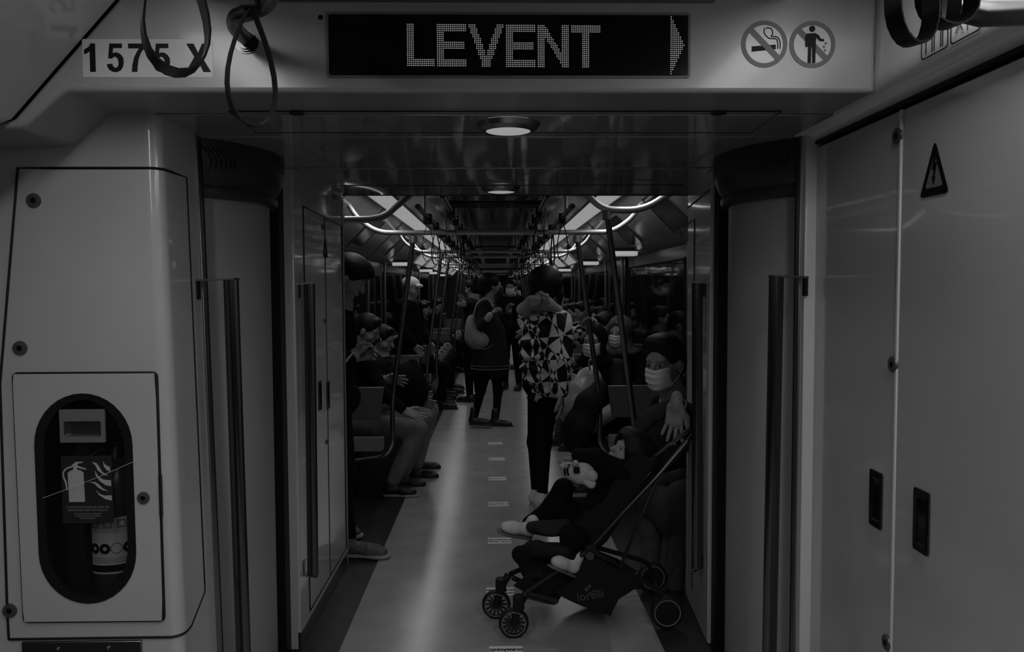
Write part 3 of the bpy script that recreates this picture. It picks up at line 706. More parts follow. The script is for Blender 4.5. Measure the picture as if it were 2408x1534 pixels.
# ================================================================== THE NEXT CAR
Y0, Y1 = 4.25, 45.0
XS, XC, ZT, ZCV = .73, .92, CZ + .68, CZ + .35       # strip inner/outer edge, strip height, cove foot height
BENCH = [(5.45, 8.1), (9.5, 12.3), (13.7, 16.5), (17.9, 20.6)]
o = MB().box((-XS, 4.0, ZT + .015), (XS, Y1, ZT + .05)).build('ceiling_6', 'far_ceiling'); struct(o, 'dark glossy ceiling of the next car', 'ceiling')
for s, nm in ((-1, 'left'), (1, 'right')):
    mb = MB(); pr_ = [(s * XS, ZT + .05), (s * XS, ZT + .012), (s * (XS + .012), ZT)] ; pr2 = [(s * (XC - .004), ZT), (s * XC, ZT), (s * 1.25, ZCV), (s * 1.30, ZCV - .02), (s * 1.42, ZCV - .03)]
    mb.bridge([(x, Y0, z) for x, z in pr2], [(x, Y1, z) for x, z in pr2], False)
    o = mb.build('ceiling_cove_' + nm, 'cove', smooth=30); struct(o, 'glossy sloped cove under the light strip on the %s of the next car' % nm, 'ceiling')
    # seams across the cove
    for k in range(14):
        yy = 5.1 + k * 1.35
        MB().tube([(s * (XC + .005), yy, ZT - .008), (s * 1.246, yy, ZCV)], .003, 4).build('cove_seam', 'rubber', o)
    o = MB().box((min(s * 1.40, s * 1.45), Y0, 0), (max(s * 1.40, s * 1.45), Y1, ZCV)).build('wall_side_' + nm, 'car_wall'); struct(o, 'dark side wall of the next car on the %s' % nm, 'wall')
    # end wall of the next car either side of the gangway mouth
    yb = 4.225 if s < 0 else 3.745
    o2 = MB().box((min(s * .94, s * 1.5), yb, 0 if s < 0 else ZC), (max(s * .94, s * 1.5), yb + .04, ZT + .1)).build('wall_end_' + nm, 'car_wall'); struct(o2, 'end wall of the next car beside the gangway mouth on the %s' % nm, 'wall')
for s, nm in ((-1, 'left'), (1, 'right')):
    mb = MB(); pr3 = [(s * (XS - .004), ZT - .002), (s * .60, ZT + .004), (s * .50, ZT + .016)]
    mb.bridge([(x, Y0, z) for x, z in pr3], [(x, Y1, z) for x, z in pr3], False)
    o = mb.build('ceiling_edge_' + nm, 'cove', smooth=40); struct(o, 'pale glossy ceiling edge inside the light strip on the %s' % nm, 'ceiling')
# light strips, one diffuser per bay
wn = 0
for s, nm in ((-1, 'left'), (1, 'right')):
    for i in range(9):
        y0_ = 4.35 + i * 4.4; y1_ = y0_ + 4.34
        if y1_ > Y1: break
        where = ['nearest the gangway', 'second from the gangway', 'third from the gangway', 'fourth from the gangway', 'fifth from the gangway', 'sixth from the gangway', 'seventh from the gangway', 'eighth from the gangway', 'farthest from the gangway'][i]
        r_ = empty('ceiling_light', (s * .825, (y0_ + y1_) / 2, ZT), 'long lit ceiling strip on the %s, %s' % (nm, where), 'ceiling light', 'light strips of the next car')
        MB().box((min(s * XS, s * XC), y0_, ZT - .004), (max(s * XS, s * XC), y1_, ZT + .01)).build('diffuser', 'lamp', r_)
        for e_ in (XS, XC):
            MB().box((s * e_ - .006, y0_, ZT - .012), (s * e_ + .006, y1_, ZT + .012)).build('rail', 'steel', r_)
# ceiling grilles
for i, yy in enumerate((6.35, 9.6, 12.8, 16.2)):
    r_ = empty('ceiling_vent', (0, yy, ZT), 'black three-slot air vent in the next car ceiling, %s from the gangway' % ['nearest', 'second', 'third', 'fourth'][i], 'vent', 'ceiling air vents')
    MB().box((-.42, yy - .16, ZT + .002), (.42, yy + .16, ZT + .014)).build('frame', 'chrome_dark', r_, bevel=.003)
    for k in range(3): MB().box((-.40 + k * .272, yy - .13, ZT - .002), (-.144 + k * .272, yy + .13, ZT + .004)).build('slot', 'rubber', r_)
# advertising cards on the coves
nv = V((1, 0, 1)).normalized()
def cove_pt(s, q, y, h):   # q 0 top .. 1 foot
    x = XC + (1.25 - XC) * q; z = ZT + (ZCV - ZT) * q; n_ = V((-s * .7, 0, -.7)); return V((s * x, y, z)) + n_ * h
cards = [('left', -1, 6.7), ('left', -1, 8.8), ('left', -1, 10.9), ('right', 1, 4.95), ('right', 1, 6.6), ('right', 1, 8.7), ('right', 1, 10.8)]
ordn = ['nearest the gangway', 'second from the gangway', 'third from the gangway', 'fourth from the gangway']
cnt = {'left': 0, 'right': 0}
for nm, s, yy in cards:
    r_ = empty('advert_card', cove_pt(s, .9, yy, .01), 'dark advert card in pale frame on the %s cove, %s' % (nm, ordn[cnt[nm]]), 'advert', 'cove advert cards'); cnt[nm] += 1
    mb = MB(); q = [cove_pt(s, a, yy + b, .008) for a, b in ((.22, -.26), (.9, -.26), (.9, .26), (.22, .26))]; mb.prism(q, V((s * .004, 0, .004))); mb.build('card', 'black_gloss', r_)
    MB().tube(q, .006, 4, closed=True).build('frame', 'steel', r_)
    MB().box((0, 0, 0), (.001, .001, .001))
# small lit indicator boxes above the doors
for nm, s, ys in (('left', -1, (9.6, 13.0, 14.9, 17.2)), ('right', 1, (6.95, 9.55, 13.0, 17.2))):
    for i, yy in enumerate(ys):
        c = V((s * 1.17, yy, ZCV - .035))
        r_ = empty('door_light', c, 'small white lit box above the door on the %s, %s' % (nm, ordn[i]), 'lamp', 'lit boxes above the doors')
        MB().box((-.105, -.07, -.022), (.105, .07, .022), None, c).build('diffuser', 'lamp', r_, bevel=.012, seg=3)
        MB().box((-.11, -.075, .02), (.11, .075, .05), None, c).build('housing', 'car_wall', r_)
for nm, s in (('left', -1), ('right', 1)):  # glowing panels added to brighten the far coves, no known source
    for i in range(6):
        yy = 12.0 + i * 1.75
        r_ = empty('added_light_panel', cove_pt(s, .9, yy, .01), 'bright backlit panel added far down the %s cove, %s of the row' % (nm, ['first', 'second', 'third', 'fourth', 'fifth', 'sixth'][i]), 'advert', 'backlit panels added for light')
        q = [cove_pt(s, a, yy + b, .010) for a, b in ((.14, -.7), (.88, -.7), (.88, .7), (.14, .7))]; MB().prism(q, V((s * .006, 0, .006))).build('lit_panel', 'glowing', r_)
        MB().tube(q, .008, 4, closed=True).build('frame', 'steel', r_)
# windows and doors on the side walls
wi = 1; di = 4
for s, nm in ((-1, 'left'), (1, 'right')):
    xw = s * 1.398
    for bi, (b0, b1) in enumerate(BENCH[:3]):
        m0, m1 = b0 + .15, b1 - .15
        o = MB().box((min(xw, xw - s * .012), m0, .92), (max(xw, xw - s * .012), m1, 1.74)).build('window_%d' % wi, 'glass_dark', bevel=.01); wi += 1
        struct(o, 'dark train window above the %s bench, %s' % (nm, ordn[bi]), 'window')
        MB().tube([(xw - s * .014, y_, z_) for y_, z_ in ((m0, .92), (m1, .92), (m1, 1.74), (m0, 1.74))], .012, 6, closed=True).build('window_frame', 'rubber', o)
    doors = [(4.32, 5.35)] + [(BENCH[i][1] + .08, BENCH[i + 1][0] - .08) for i in range(3)]
    for k, (b0, b1) in enumerate(doors):
        mid = (b0 + b1) / 2
        o = MB().box((min(xw, xw - s * .02), b0, .02), (max(xw, xw - s * .02), mid - .004, 1.84)).box((min(xw, xw - s * .02), mid + .004, .02), (max(xw, xw - s * .02), b1, 1.84)).build('door_%d' % di, 'car_wall', bevel=.006); di += 1
        struct(o, 'dark sliding train door on the %s, %s' % (nm, ordn[k]), 'door')
        for c_ in ((b0 + mid) / 2, (mid + b1) / 2):
            hw_ = (b1 - b0) / 2 * .33
            MB().box((xw - s * .026 - .003, c_ - hw_, .95), (xw - s * .026 + .003, c_ + hw_, 1.68)).build('pane', 'glass_dark', o)
        for yy in (b0, b1): MB().box((xw - s * .05 - .012, yy - .03, 0), (xw - s * .05 + .012, yy + .03, 1.85)).build('door_post', 'steel', o, bevel=.004)
# benches: cantilevered seats with end boards
side_n = {-1: 'left', 1: 'right'}
for s in (-1, 1):
    for bi, (b0, b1) in enumerate(BENCH):
        bn = empty('bench', (s * 1.1, b0, 0), 'dark bench seat along the %s wall, %s' % (side_n[s], ordn[bi]), 'bench', 'side benches of the next car')
        x0, x1 = sorted((s * .84, s * 1.33)); MB().box((x0, b0 + .03, .36), (x1, b1 - .03, .45)).build('seat', 'seat', bn, bevel=.025, seg=3)
        x0, x1 = sorted((s * 1.30, s * 1.39)); MB().box((x0, b0 + .03, .43), (x1, b1 - .03, .9)).build('backrest', 'seat', bn, bevel=.02, seg=3)
        x0, x1 = sorted((s * 1.0, s * 1.36)); MB().box((x0, b0 + .2, .0), (x1, b1 - .2, .36)).build('heater_box', 'rubber', bn)
        for yy in ((b0, b1) if bi < 2 else (b0,)):
            up_ = [(s * .795, .83), (s * 1.16, .83), (s * 1.20, .60), (s * .825, .60)]
            MB().prism([(x, yy - .012, z) for x, z in up_], (0, .024, 0)).build('end_board', 'bench_end', bn, bevel=.006)
            dn_ = [(s * .80, .475), (s * 1.16, .475), (s * 1.05, .37), (s * .80, .37)]
            MB().prism([(x, yy - .012, z) for x, z in fillet(dn_, [.01, .01, .01, .03], 3)], (0, .024, 0)).build('seat_end', 'seat_end', bn, bevel=.006)
# poles and cross rails at bench ends
pole_ys = [4.55, 5.4, 8.15, 9.45, 12.35, 13.65, 16.55, 17.85, 20.65]
ZR = CZ + .395
pord = ['nearest the gangway', 'second from the gangway', 'third from the gangway', 'fourth from the gangway', 'fifth from the gangway', 'sixth from the gangway', 'seventh from the gangway', 'eighth from the gangway', 'farthest from the gangway']
for i, yy in enumerate(pole_ys):
    for s in (-1, 1):
        if i == 0 and s < 0: continue
        xt, xb = (.57, .74)
        if i == 0: t_, b_ = P(1427, 497, 4.45), P(1497, 1040, 4.45)
        else: t_, b_ = V((s * xt, yy, ZR - .02)), V((s * xb, yy, .62))
        pn_ = empty('grab_pole', (b_.x, b_.y, 0), 'slanted steel grab pole on the %s of the aisle, %s' % (side_n[s], pord[i]), 'pole', 'slanted aisle grab poles')
        if i == 0: pts = [t_, b_, b_ + V((.03, 0, -.35)), b_ + V((.20, 0, -.50))]
        else: pts = [t_, V((s * .73, yy, .75)), V((s * .735, yy, .42)), V((s * .80, yy, .34)), V((s * 1.02, yy, .31))]
        MB().tube(rnd_path(pts, .10), .0175, 12).build('tube', 'pole_steel', pn_)
        MB().lathe([(.026, -.05), (.026, -.002)], t_, n=14).build('collar', 'chrome', pn_)
    if i == 0:
        rl = empty('grab_rail', (1.0, 4.45, ZR), 'bent chrome rail above the masked man by the gangway', 'rail', 'bent cross rails')
        MB().tube(rnd_path([P(1375, 452, 4.45), P(1418, 494, 4.45), P(1512, 495, 4.45), P(1580, 452, 4.45), P(1620, 430, 4.45)], .12), .02, 14).build('tube', 'chrome', rl)
        rl = empty('grab_rail', (-.85, 4.3, ZR), 'bent chrome rail springing from the left inner cabinet wall', 'rail', 'bent cross rails')
        MB().tube(rnd_path([P(806, 517, 4.3), P(895, 517, 4.5), P(968, 455, 5.0), P(985, 440, 5.2)], .14), .02, 14).build('tube', 'chrome', rl)
        MB().lathe([(.034, 0), (.034, .012), (0, .014)], P(804, 517, 4.28), (1, 0, 0), 20).build('flange', 'chrome', rl)
    else:
        rl = empty('grab_rail', (0, yy, ZR), 'bent chrome cross rail over the aisle, %s' % pord[i - 1], 'rail', 'bent cross rails')
        pts = [(-1.02, yy, ZT - .09), (-.96, yy, ZR + .10), (-.82, yy, ZR), (.82, yy, ZR), (.96, yy, ZR + .10), (1.02, yy, ZT - .09)]
        MB().tube(rnd_path(pts, .10), .0175, 12).build('tube', 'chrome', rl)
# rails along the aisle with their straps
for s in (-1, 1):
    for k, (xr, zr) in enumerate(((.44, CZ + .47), (.30, CZ + .53))):
        rl = empty('strap_rail', (s * xr, 12, zr), '%s chrome strap rail running down the %s of the aisle' % (['outer', 'inner'][k], side_n[s]), 'rail', 'strap rails along the aisle')
        MB().tube([(s * xr, 4.4, zr), (s * xr, 22, zr)], .016, 10).build('tube', 'pole_steel', rl)
        for j in range(9): MB().tube([(s * xr, 4.8 + j * 2.0, zr), (s * xr, 4.8 + j * 2.0, ZT + .02)], .010, 8).build('hanger', 'chrome', rl)
proto = empty('hand_strap', (0, 0, 0), 'x', 'hand strap', 'hand straps down the next car')
strap_loop(proto, (0, 0, -.03), .26, .085, .5, band=.010, thick=.003, n=18)
MB().box((-.022, -.026, -.045), (.022, .026, .022)).build('clamp', 'rubber', proto, bevel=.004)
first = True
ORD = 'first second third fourth fifth sixth seventh eighth ninth tenth eleventh twelfth thirteenth fourteenth fifteenth sixteenth seventeenth eighteenth nineteenth twentieth twenty-first twenty-second twenty-third twenty-fourth twenty-fifth twenty-sixth twenty-seventh twenty-eighth twenty-ninth thirtieth thirty-first thirty-second thirty-third thirty-fourth thirty-fifth thirty-sixth'.split()
for s in (-1, 1):
    for k, (xr, zr) in enumerate(((.44, CZ + .47), (.30, CZ + .53))):
        yy = 5.05 + .2 * k; j = 0
        while yy < 21:
            c = proto if first else copy_tree(proto)
            first = False
            c.location = (s * xr, yy, zr)
            c.rotation_euler = (0, 0, RND.uniform(-.7, .7))
            c['label'] = ('%s hand strap on the %s aisle rail, the one nearest the gangway' % (['black', 'dark'][k], side_n[s])) if j == 0 else '%s dark hand strap from the gangway on the %s %s aisle rail' % (ORD[j], ['outer', 'inner'][k], side_n[s])
            c['group'] = '%s %s aisle straps' % (['outer', 'inner'][k], side_n[s])
            yy += (.62 if k == 0 else .45) + (RND.random() * .3); j += 1
# farther gangway portal
o = MB().box((-1.4, 22.4, 0), (-.86, 22.5, 2.2)).box((.86, 22.4, 0), (1.4, 22.5, 2.2)).box((-1.4, 22.4, 2.0), (1.4, 22.5, 2.25)).build('wall_far', 'car_wall'); struct(o, 'far end portal of the next car', 'wall')
o = MB().box((-1.45, Y1, 0), (1.45, Y1 + .1, 2.3)).build('wall_last', 'car_wall'); struct(o, 'dark end of the train in the far distance', 'wall')
# distance stickers on the floor
def sticker(i, py):
    c = PZ([1165, 1168, 1170, 1172, 1175, 1176, 1190][i], py, .001)
    lab_ = ['farthest', 'second farthest', 'third farthest', 'fourth farthest', 'fifth farthest, below the child\'s shoe', 'behind the stroller front wheel', 'nearest, at the picture edge'][i]
    s_ = empty('floor_sticker', c, 'pale printed floor sticker in the aisle, %s' % lab_, 'sticker', 'stickers on the aisle floor')
    pl = Plane2D(c, (-1, 0, 0), (0, -1, 0)); pl.poly([rrect(.142, .105, .003)], 'film', 'floor_film', s_, 0, .0006)
    pl.text('L\u00dcTFEN ARADA', .026, 0, .018, 'lettering', 'print_black', s_, .0012, .74, .0006, .0002)
    pl.text('DURMAYINIZ', .026, 0, -.02, 'lettering', 'print_black', s_, .0012, .9, .0006, .0002)
    pl.ring(circ(.03, 24, .03, 0), circ(.025, 24, .03, 0), 'print_ring', 'print_mid', s_, .0006, .0002)
for i, py in enumerate((1043, 1080, 1126, 1186, 1272, 1392, 1534)): sticker(i, py)
# ================================================================== ORGANIC SHAPES
def smin(a, b, k):
    h = np.maximum(k - np.abs(a - b), 0) / k
    return np.minimum(a, b) - h * h * k * .25
class Body:
    """smooth union of tapered capsules and ellipsoids, meshed as one continuous surface"""
    def __init__(s): s.p = []
    def cap(s, a, b, ra, rb=None, k=.02, flat=None):
        s.p.append(('c', np.array(a, float), np.array(b, float), ra, ra if rb is None else rb, k, flat)); return s
    def chain(s, pts, rs, k=.02, flat=None):
        for i in range(len(pts) - 1): s.cap(pts[i], pts[i + 1], rs[i], rs[i + 1], k, flat)
        return s
    def ell(s, c, r, k=.02, ax=None, neg=False):
        """ax: 3x3 rows = local axes"""
        s.p.append(('n' if neg else 'e', np.array(c, float), np.array(r, float), None if ax is None else np.array(ax, float), k)); return s
    def box(s, c, h, rd, k=.02, ax=None):
        s.p.append(('b', np.array(c, float), np.array(h, float), rd, None if ax is None else np.array(ax, float), k)); return s
    def mesh(s, name, res):
        lo = np.full(3, 1e9); hi = -lo
        bb = []
        for p in s.p:
            if p[0] == 'c':
                r = max(p[3], p[4]); l_, h_ = np.minimum(p[1], p[2]) - r, np.maximum(p[1], p[2]) + r
            elif p[0] == 'b': r = np.linalg.norm(p[2]) + p[3]; l_, h_ = p[1] - r, p[1] + r
            else: r = p[2].max(); l_, h_ = p[1] - r, p[1] + r
            bb.append((l_, h_))
            if p[0] != 'n': lo = np.minimum(lo, l_); hi = np.maximum(hi, h_)
        lo -= res * 3; hi += res * 3; n = np.ceil((hi - lo) / res).astype(int) + 1
        D = np.full(n, .5, np.float32); ax_ = [lo[i] + np.arange(n[i]) * res for i in range(3)]
        for p, (l_, h_) in zip(s.p, bb):
            k = p[5] if p[0] in 'cb' else p[4]
            if p[0] == 'c': k = p[5]
            mg = k + res * 2.5
            i0 = np.clip(((l_ - mg - lo) / res).astype(int), 0, n); i1 = np.clip(((h_ + mg - lo) / res).astype(int) + 2, 0, n)
            X = ax_[0][i0[0]:i1[0]][:, None, None]; Y = ax_[1][i0[1]:i1[1]][None, :, None]; Z = ax_[2][i0[2]:i1[2]][None, None, :]
            if p[0] == 'c':
                a, b = p[1], p[2]; d = b - a; L = max(d @ d, 1e-12)
                x, y, z = X - a[0], Y - a[1], Z - a[2]
                t = np.clip((x * d[0] + y * d[1] + z * d[2]) / L, 0, 1)
                x, y, z = x - t * d[0], y - t * d[1], z - t * d[2]
                if p[6] is not None:
                    nv_, f = p[6]; q = (x * nv_[0] + y * nv_[1] + z * nv_[2]) * (f - 1); x, y, z = x + q * nv_[0], y + q * nv_[1], z + q * nv_[2]
                v = np.sqrt(x * x + y * y + z * z) - (p[3] + (p[4] - p[3]) * t)
            else:
                c = p[1]; x, y, z = X - c[0], Y - c[1], Z - c[2]; A = p[3] if p[0] in 'en' else p[4]
                if A is not None: x, y, z = [x * A[i][0] + y * A[i][1] + z * A[i][2] for i in range(3)]
                if p[0] == 'b':
                    h_ = p[2]; q = [np.abs(e_) - h_[i] for i, e_ in enumerate((x, y, z))]
                    v = np.sqrt(sum(np.maximum(e_, 0) ** 2 for e_ in q)) + np.minimum(np.maximum(np.maximum(q[0], q[1]), q[2]), 0) - p[3]
                else:
                    r = p[2]; k0 = np.sqrt((x / r[0]) ** 2 + (y / r[1]) ** 2 + (z / r[2]) ** 2); k1 = np.sqrt((x / r[0] ** 2) ** 2 + (y / r[1] ** 2) ** 2 + (z / r[2] ** 2) ** 2)
                    v = k0 * (k0 - 1) / np.maximum(k1, 1e-9)
            sl_ = np.s_[i0[0]:i1[0], i0[1]:i1[1], i0[2]:i1[2]]
            if p[0] == 'n': D[sl_] = -smin(-D[sl_], v, k)
            else: D[sl_] = smin(D[sl_], v, k)
        return nets(name, D, lo, res)
def nets(name, D, lo, res):
    S_ = D < 0; n = np.array(D.shape)
    c = [S_[i:n[0] - 1 + i, j:n[1] - 1 + j, k:n[2] - 1 + k] for i in (0, 1) for j in (0, 1) for k in (0, 1)]
    sm = sum(e_.astype(np.int8) for e_ in c); act = (sm > 0) & (sm < 8)
    idx = np.argwhere(act); ids = np.full(act.shape, -1, np.int32); ids[act] = np.arange(len(idx))
    acc = np.zeros((len(idx), 3)); cnt = np.zeros(len(idx))
    offs = [(i, j, k) for i in (0, 1) for j in (0, 1) for k in (0, 1)]
    vals = {o_: D[idx[:, 0] + o_[0], idx[:, 1] + o_[1], idx[:, 2] + o_[2]] for o_ in offs}
    for a in offs:
        for ax in range(3):
            if a[ax]: continue
            b = list(a); b[ax] = 1; b = tuple(b); va, vb = vals[a], vals[b]; m = (va < 0) != (vb < 0)
            t = np.where(m, va / np.where(m, va - vb, 1), 0); p = np.tile(np.array(a, float), (len(idx), 1)); p[:, ax] += t
            acc[m] += p[m]; cnt[m] += 1
    vs = lo + (idx + acc / cnt[:, None]) * res
    quads = []
    for ax in range(3):
        u, w_ = (ax + 1) % 3, (ax + 2) % 3
        sl0 = [slice(None)] * 3; sl1 = [slice(None)] * 3; sl0[ax] = slice(0, -1); sl1[ax] = slice(1, None)
        A, B = S_[tuple(sl0)], S_[tuple(sl1)]; e_ = np.argwhere(A != B)
        e_ = e_[(e_[:, u] > 0) & (e_[:, w_] > 0) & (e_[:, u] < n[u] - 1) & (e_[:, w_] < n[w_] - 1)]
        def g(du, dw):
            q = e_.copy(); q[:, u] -= du; q[:, w_] -= dw; return ids[q[:, 0], q[:, 1], q[:, 2]]
        f = np.stack([g(1, 1), g(0, 1), g(0, 0), g(1, 0)], 1)
        fl = ~A[e_[:, 0], e_[:, 1], e_[:, 2]]; f[fl] = f[fl][:, ::-1]; quads.append(f)
    f = np.concatenate(quads); f = f[(f >= 0).all(1)]
    me = bpy.data.meshes.new(name)
    me.vertices.add(len(vs)); me.vertices.foreach_set('co', vs.astype(np.float32).ravel())
    me.loops.add(f.size); me.loops.foreach_set('vertex_index', f.astype(np.int32).ravel())
    me.polygons.add(len(f)); me.polygons.foreach_set('loop_start', np.arange(0, f.size, 4, dtype=np.int32)); me.polygons.foreach_set('loop_total', np.full(len(f), 4, np.int32))
    me.polygons.foreach_set('use_smooth', np.ones(len(f), bool)); me.update(calc_edges=True); me.validate()
    return me
def organic(name, body, material, parent, res=.01):
    return link_mesh(name, body.mesh(name, res), material, parent)
def axes(fwd, up=(0, 0, 1)):
    """rows: right, forward, up"""
    f = V(fwd).normalized(); r = f.cross(V(up)).normalized(); u = r.cross(f); return [tuple(r), tuple(f), tuple(u)]
def hand_prims(b, wrist, d, side, curl=.35, spread=.12, scale=1.0, thumb=1, fcurls=None):
    """wrist point, d = direction of fingers, side = direction towards the thumb; palm faces d x side"""
    d = V(d).normalized(); t = V(side); t = (t - d * t.dot(d)).normalized(); pn = d.cross(t); W_ = V(wrist); s_ = scale
    palm = W_ + d * .05 * s_
    b.box(W_ + d * .048 * s_, (.028 * s_, .034 * s_, .004 * s_), .0095 * s_, .012, [tuple(t), tuple(d), tuple(pn)])
    b.cap(W_ - d * .03 * s_, W_ + d * .012 * s_, .023 * s_, .024 * s_, .02)
    lens_ = (.074, .084, .078, .060)
    for i in range(4):
        cu = (fcurls[i] if fcurls else curl)
        base = W_ + d * (.086 - .004 * abs(i - 1)) * s_ + t * (.0275 - .0185 * i) * s_
        dd = (d + t * spread * (1.2 - i)).normalized(); p = base; pts = [p - dd * .012 * s_, p]; ang_ = 0
        for j, fr in enumerate((.46, .30, .24)):
            ang_ += cu * (.8, 1.1, .8)[j]; q = (dd * math.cos(ang_) + pn * math.sin(ang_)).normalized(); p = p + q * lens_[i] * fr * s_; pts.append(p)
        r0 = (.0092, .0095, .009, .008)[i] * s_
        b.chain(pts, [r0, r0, r0 * .93, r0 * .88, r0 * .78], .005)
    tb = W_ + d * .025 * s_ + t * .026 * s_; a1 = (d * .72 + t * .62 * thumb + pn * .28).normalized(); a2 = (d * .92 + t * .22 * thumb + pn * .4).normalized()
    b.chain([tb - a1 * .01, tb + a1 * .036 * s_, tb + a1 * .036 * s_ + a2 * .028 * s_, tb + a1 * .036 * s_ + a2 * .052 * s_], [.013 * s_, .0115 * s_, .0105 * s_, .0085 * s_], .010)
def head_prims(b, c, fwd, up=(0, 0, 1), s_=1.0):
    A = axes(fwd, up); r, f, u = [V(a) for a in A]; c = V(c)
    at = lambda x, y, z: c + r * x * s_ + f * y * s_ + u * z * s_
    b.ell(at(0, -.008, .035), (.074 * s_, .092 * s_, .085 * s_), .02, A)      # skull
    b.ell(at(0, .022, -.035), (.060 * s_, .066 * s_, .078 * s_), .03, A)      # face
    b.ell(at(0, .048, -.085), (.030 * s_, .028 * s_, .024 * s_), .03, A)      # chin
    b.cap(at(0, .085, .018), at(0, .108, -.024), .009 * s_, .0135 * s_, .012) # nose
    b.cap(at(-.04, .072, .028), at(.04, .072, .028), .012 * s_, .012 * s_, .02)  # brow
    for q in (-1, 1):
        b.ell(at(q * .033, .086, .008), (.015 * s_, .014 * s_, .011 * s_), .01, A, neg=True)
        b.ell(at(q * .033, .072, .006), (.014 * s_, .014 * s_, .012 * s_), .004, A)
        b.ell(at(q * .076, -.004, -.005), (.010 * s_, .019 * s_, .032 * s_), .008, A)
        b.ell(at(q * .045, .055, -.03), (.022 * s_, .02 * s_, .02 * s_), .03, A)
    b.cap(at(-.02, .088, -.058), at(.02, .088, -.058), .009 * s_, .009 * s_, .008)
    b.cap(at(0, -.02, -.07), at(0, -.035, -.15), .052 * s_, .056 * s_, .03)
    return at, A
def eyes(at, s_, parent):
    for q in (-1, 1):
        MB().lathe([(0, -.0075 * s_), (.005 * s_, -.006 * s_), (.0085 * s_, 0), (.005 * s_, .006 * s_), (0, .0075 * s_)], at(q * .033, .0805, .007), (0, 0, 1), 10).build('eye', 'eye', parent, smooth=80)
def hair_cap(parent, c, fwd, m='hair', up=(0, 0, 1), s_=1.0, extra=None, grow=1.0, res=.008):
    A = axes(fwd, up); r, f, u = [V(a) for a in A]; c = V(c); at = lambda x, y, z: c + r * x * s_ + f * y * s_ + u * z * s_
    b = Body(); g = grow
    b.ell(at(0, -.012, .045), (.083 * s_ * g, .098 * s_ * g, .090 * s_ * g), .02, A)
    b.ell(at(0, -.05, .0), (.076 * s_ * g, .062 * s_ * g, .085 * s_ * g), .02, A)
    b.cap(at(-.04, .055, .104), at(.045, .055, .102), .016 * s_, .018 * s_, .03)
    if extra: extra(b, at, A)
    b.ell(at(0, .098, -.035), (.078 * s_, .082 * s_, .105 * s_), .012, A, neg=True)
    return organic('hair', b, m, parent, res)
def face_mask(parent, at, A, s_=1.0, m='mask_white', loops=True):
    """pleated cloth mask over nose and mouth"""
    rows = []; nx, nz = 14, 10
    for j in range(nz + 1):
        z = -.006 - .108 * j / nz; row = []
        for i in range(nx + 1):
            x = -.068 + .136 * i / nx; a = x / .072
            y = .125 - .075 * abs(a) ** 2.2 - (.030 * ((j / nz) - .35) ** 2 * 2.2) + .0035 * math.sin(j * PI * .75)
            zz = z * (1 - .18 * abs(a) ** 2) + .004 * math.sin(a * 5)
            row.append(at(x * (1 - .12 * max(0, j / nz - .6)), y - (.02 if j == nz else 0), zz))
        rows.append(row)
    mb = MB(); vs = [p for r_ in rows for p in r_]; n = nx + 1
    mb.add(vs, [(j * n + i, j * n + i + 1, (j + 1) * n + i + 1, (j + 1) * n + i) for j in range(nz) for i in range(nx)])
    o = mb.build('face_mask', m, parent, smooth=40)
    md = o.modifiers.new('thick', 'SOLIDIFY'); md.thickness = .002
    if loops:
        for q in (-1, 1):
            MB().tube(catmull([at(q * .067, .052, .0), at(q * .078, .02, .012), at(q * .082, -.012, .015), at(q * .084, -.022, -.01), at(q * .078, 0, -.045), at(q * .064, .05, -.085)], 4), .0016, 5).build('ear_loop', m, o)
    return o
def shoe(parent, heel, toe, m='shoe_dark', sole='sole_dark', high=.09, s_=1.0, res=.007, laces=False, wid=.038):
    heel, toe = V(heel), V(toe); d = (toe - heel); L = d.length; d.normalize(); u = V((0, 0, 1)); u = (u - d * u.dot(d)).normalized(); r = d.cross(u); A = [tuple(r), tuple(d), tuple(u)]
    at = lambda x, y, z: heel + r * x + d * y + u * z
    b = Body()
    b.cap(at(0, .035, .05), at(0, L * .72, .040), .036 * s_, .033 * s_, .03, (tuple(r), .86))
    b.cap(at(0, L * .6, .036), at(0, L - .045, .03), wid * s_, .034 * s_, .03, (tuple(u), 1.25))
    b.cap(at(0, .04, .05), at(0, .055, high), .040 * s_, .042 * s_, .03)
    sh = organic('shoe', b, m, parent, res)
    pts = [(-.8, .06), (-.95, .3), (-.85, .55), (-1.08, .75), (-.8, .95), (0, 1.02), (.8, .95), (1.08, .75), (.85, .55), (.95, .3), (.8, .06), (0, -.02)]
    ou = [(p.x, p.y) for p in catmull([(x * (wid + .006) * s_, y * L, 0) for x, y in pts], 4, True)]
    mb = MB(); mb.prism([at(x, y, 0) for x, y in ou], u * .02); mb.build('sole', sole, sh, bevel=.005)
    if laces:
        for k in range(5):
            yy = L * .42 + k * .022; zz = .082 - k * .007
            MB().tube([at(-.03, yy - .006, zz - .012), at(0, yy + .004, zz + .004), at(.03, yy - .006, zz - .012)], .0028, 5).build('lace', laces, sh)
    return sh
def sleeve(b, pts, rs, k=.02): b.chain([tuple(p) for p in pts], rs, k)
def torso_prims(b, pel, chest, neck, shL, shR, g=1.0, front=(0, 1, 0)):
    """pelvis, chest, neck base, shoulders"""
    pel, chest, neck, shL, shR = [V(p) for p in (pel, chest, neck, shL, shR)]; r = (shR - shL).normalized(); u = (neck - pel).normalized(); f = u.cross(r) * -1
    A = [tuple(r), tuple(f.normalized()), tuple(u)]
    b.ell(pel, (.165 * g, .125 * g, .14 * g), .06, A)
    b.ell(pel.lerp(chest, .5), (.150 * g, .115 * g, .17 * g), .08, A)
    b.ell(chest, (.165 * g, .120 * g, .17 * g), .08, A)
    b.cap(shL, shR, .068 * g, .068 * g, .06)
    b.cap(chest.lerp(neck, .55), neck, .085 * g, .055 * g, .05)
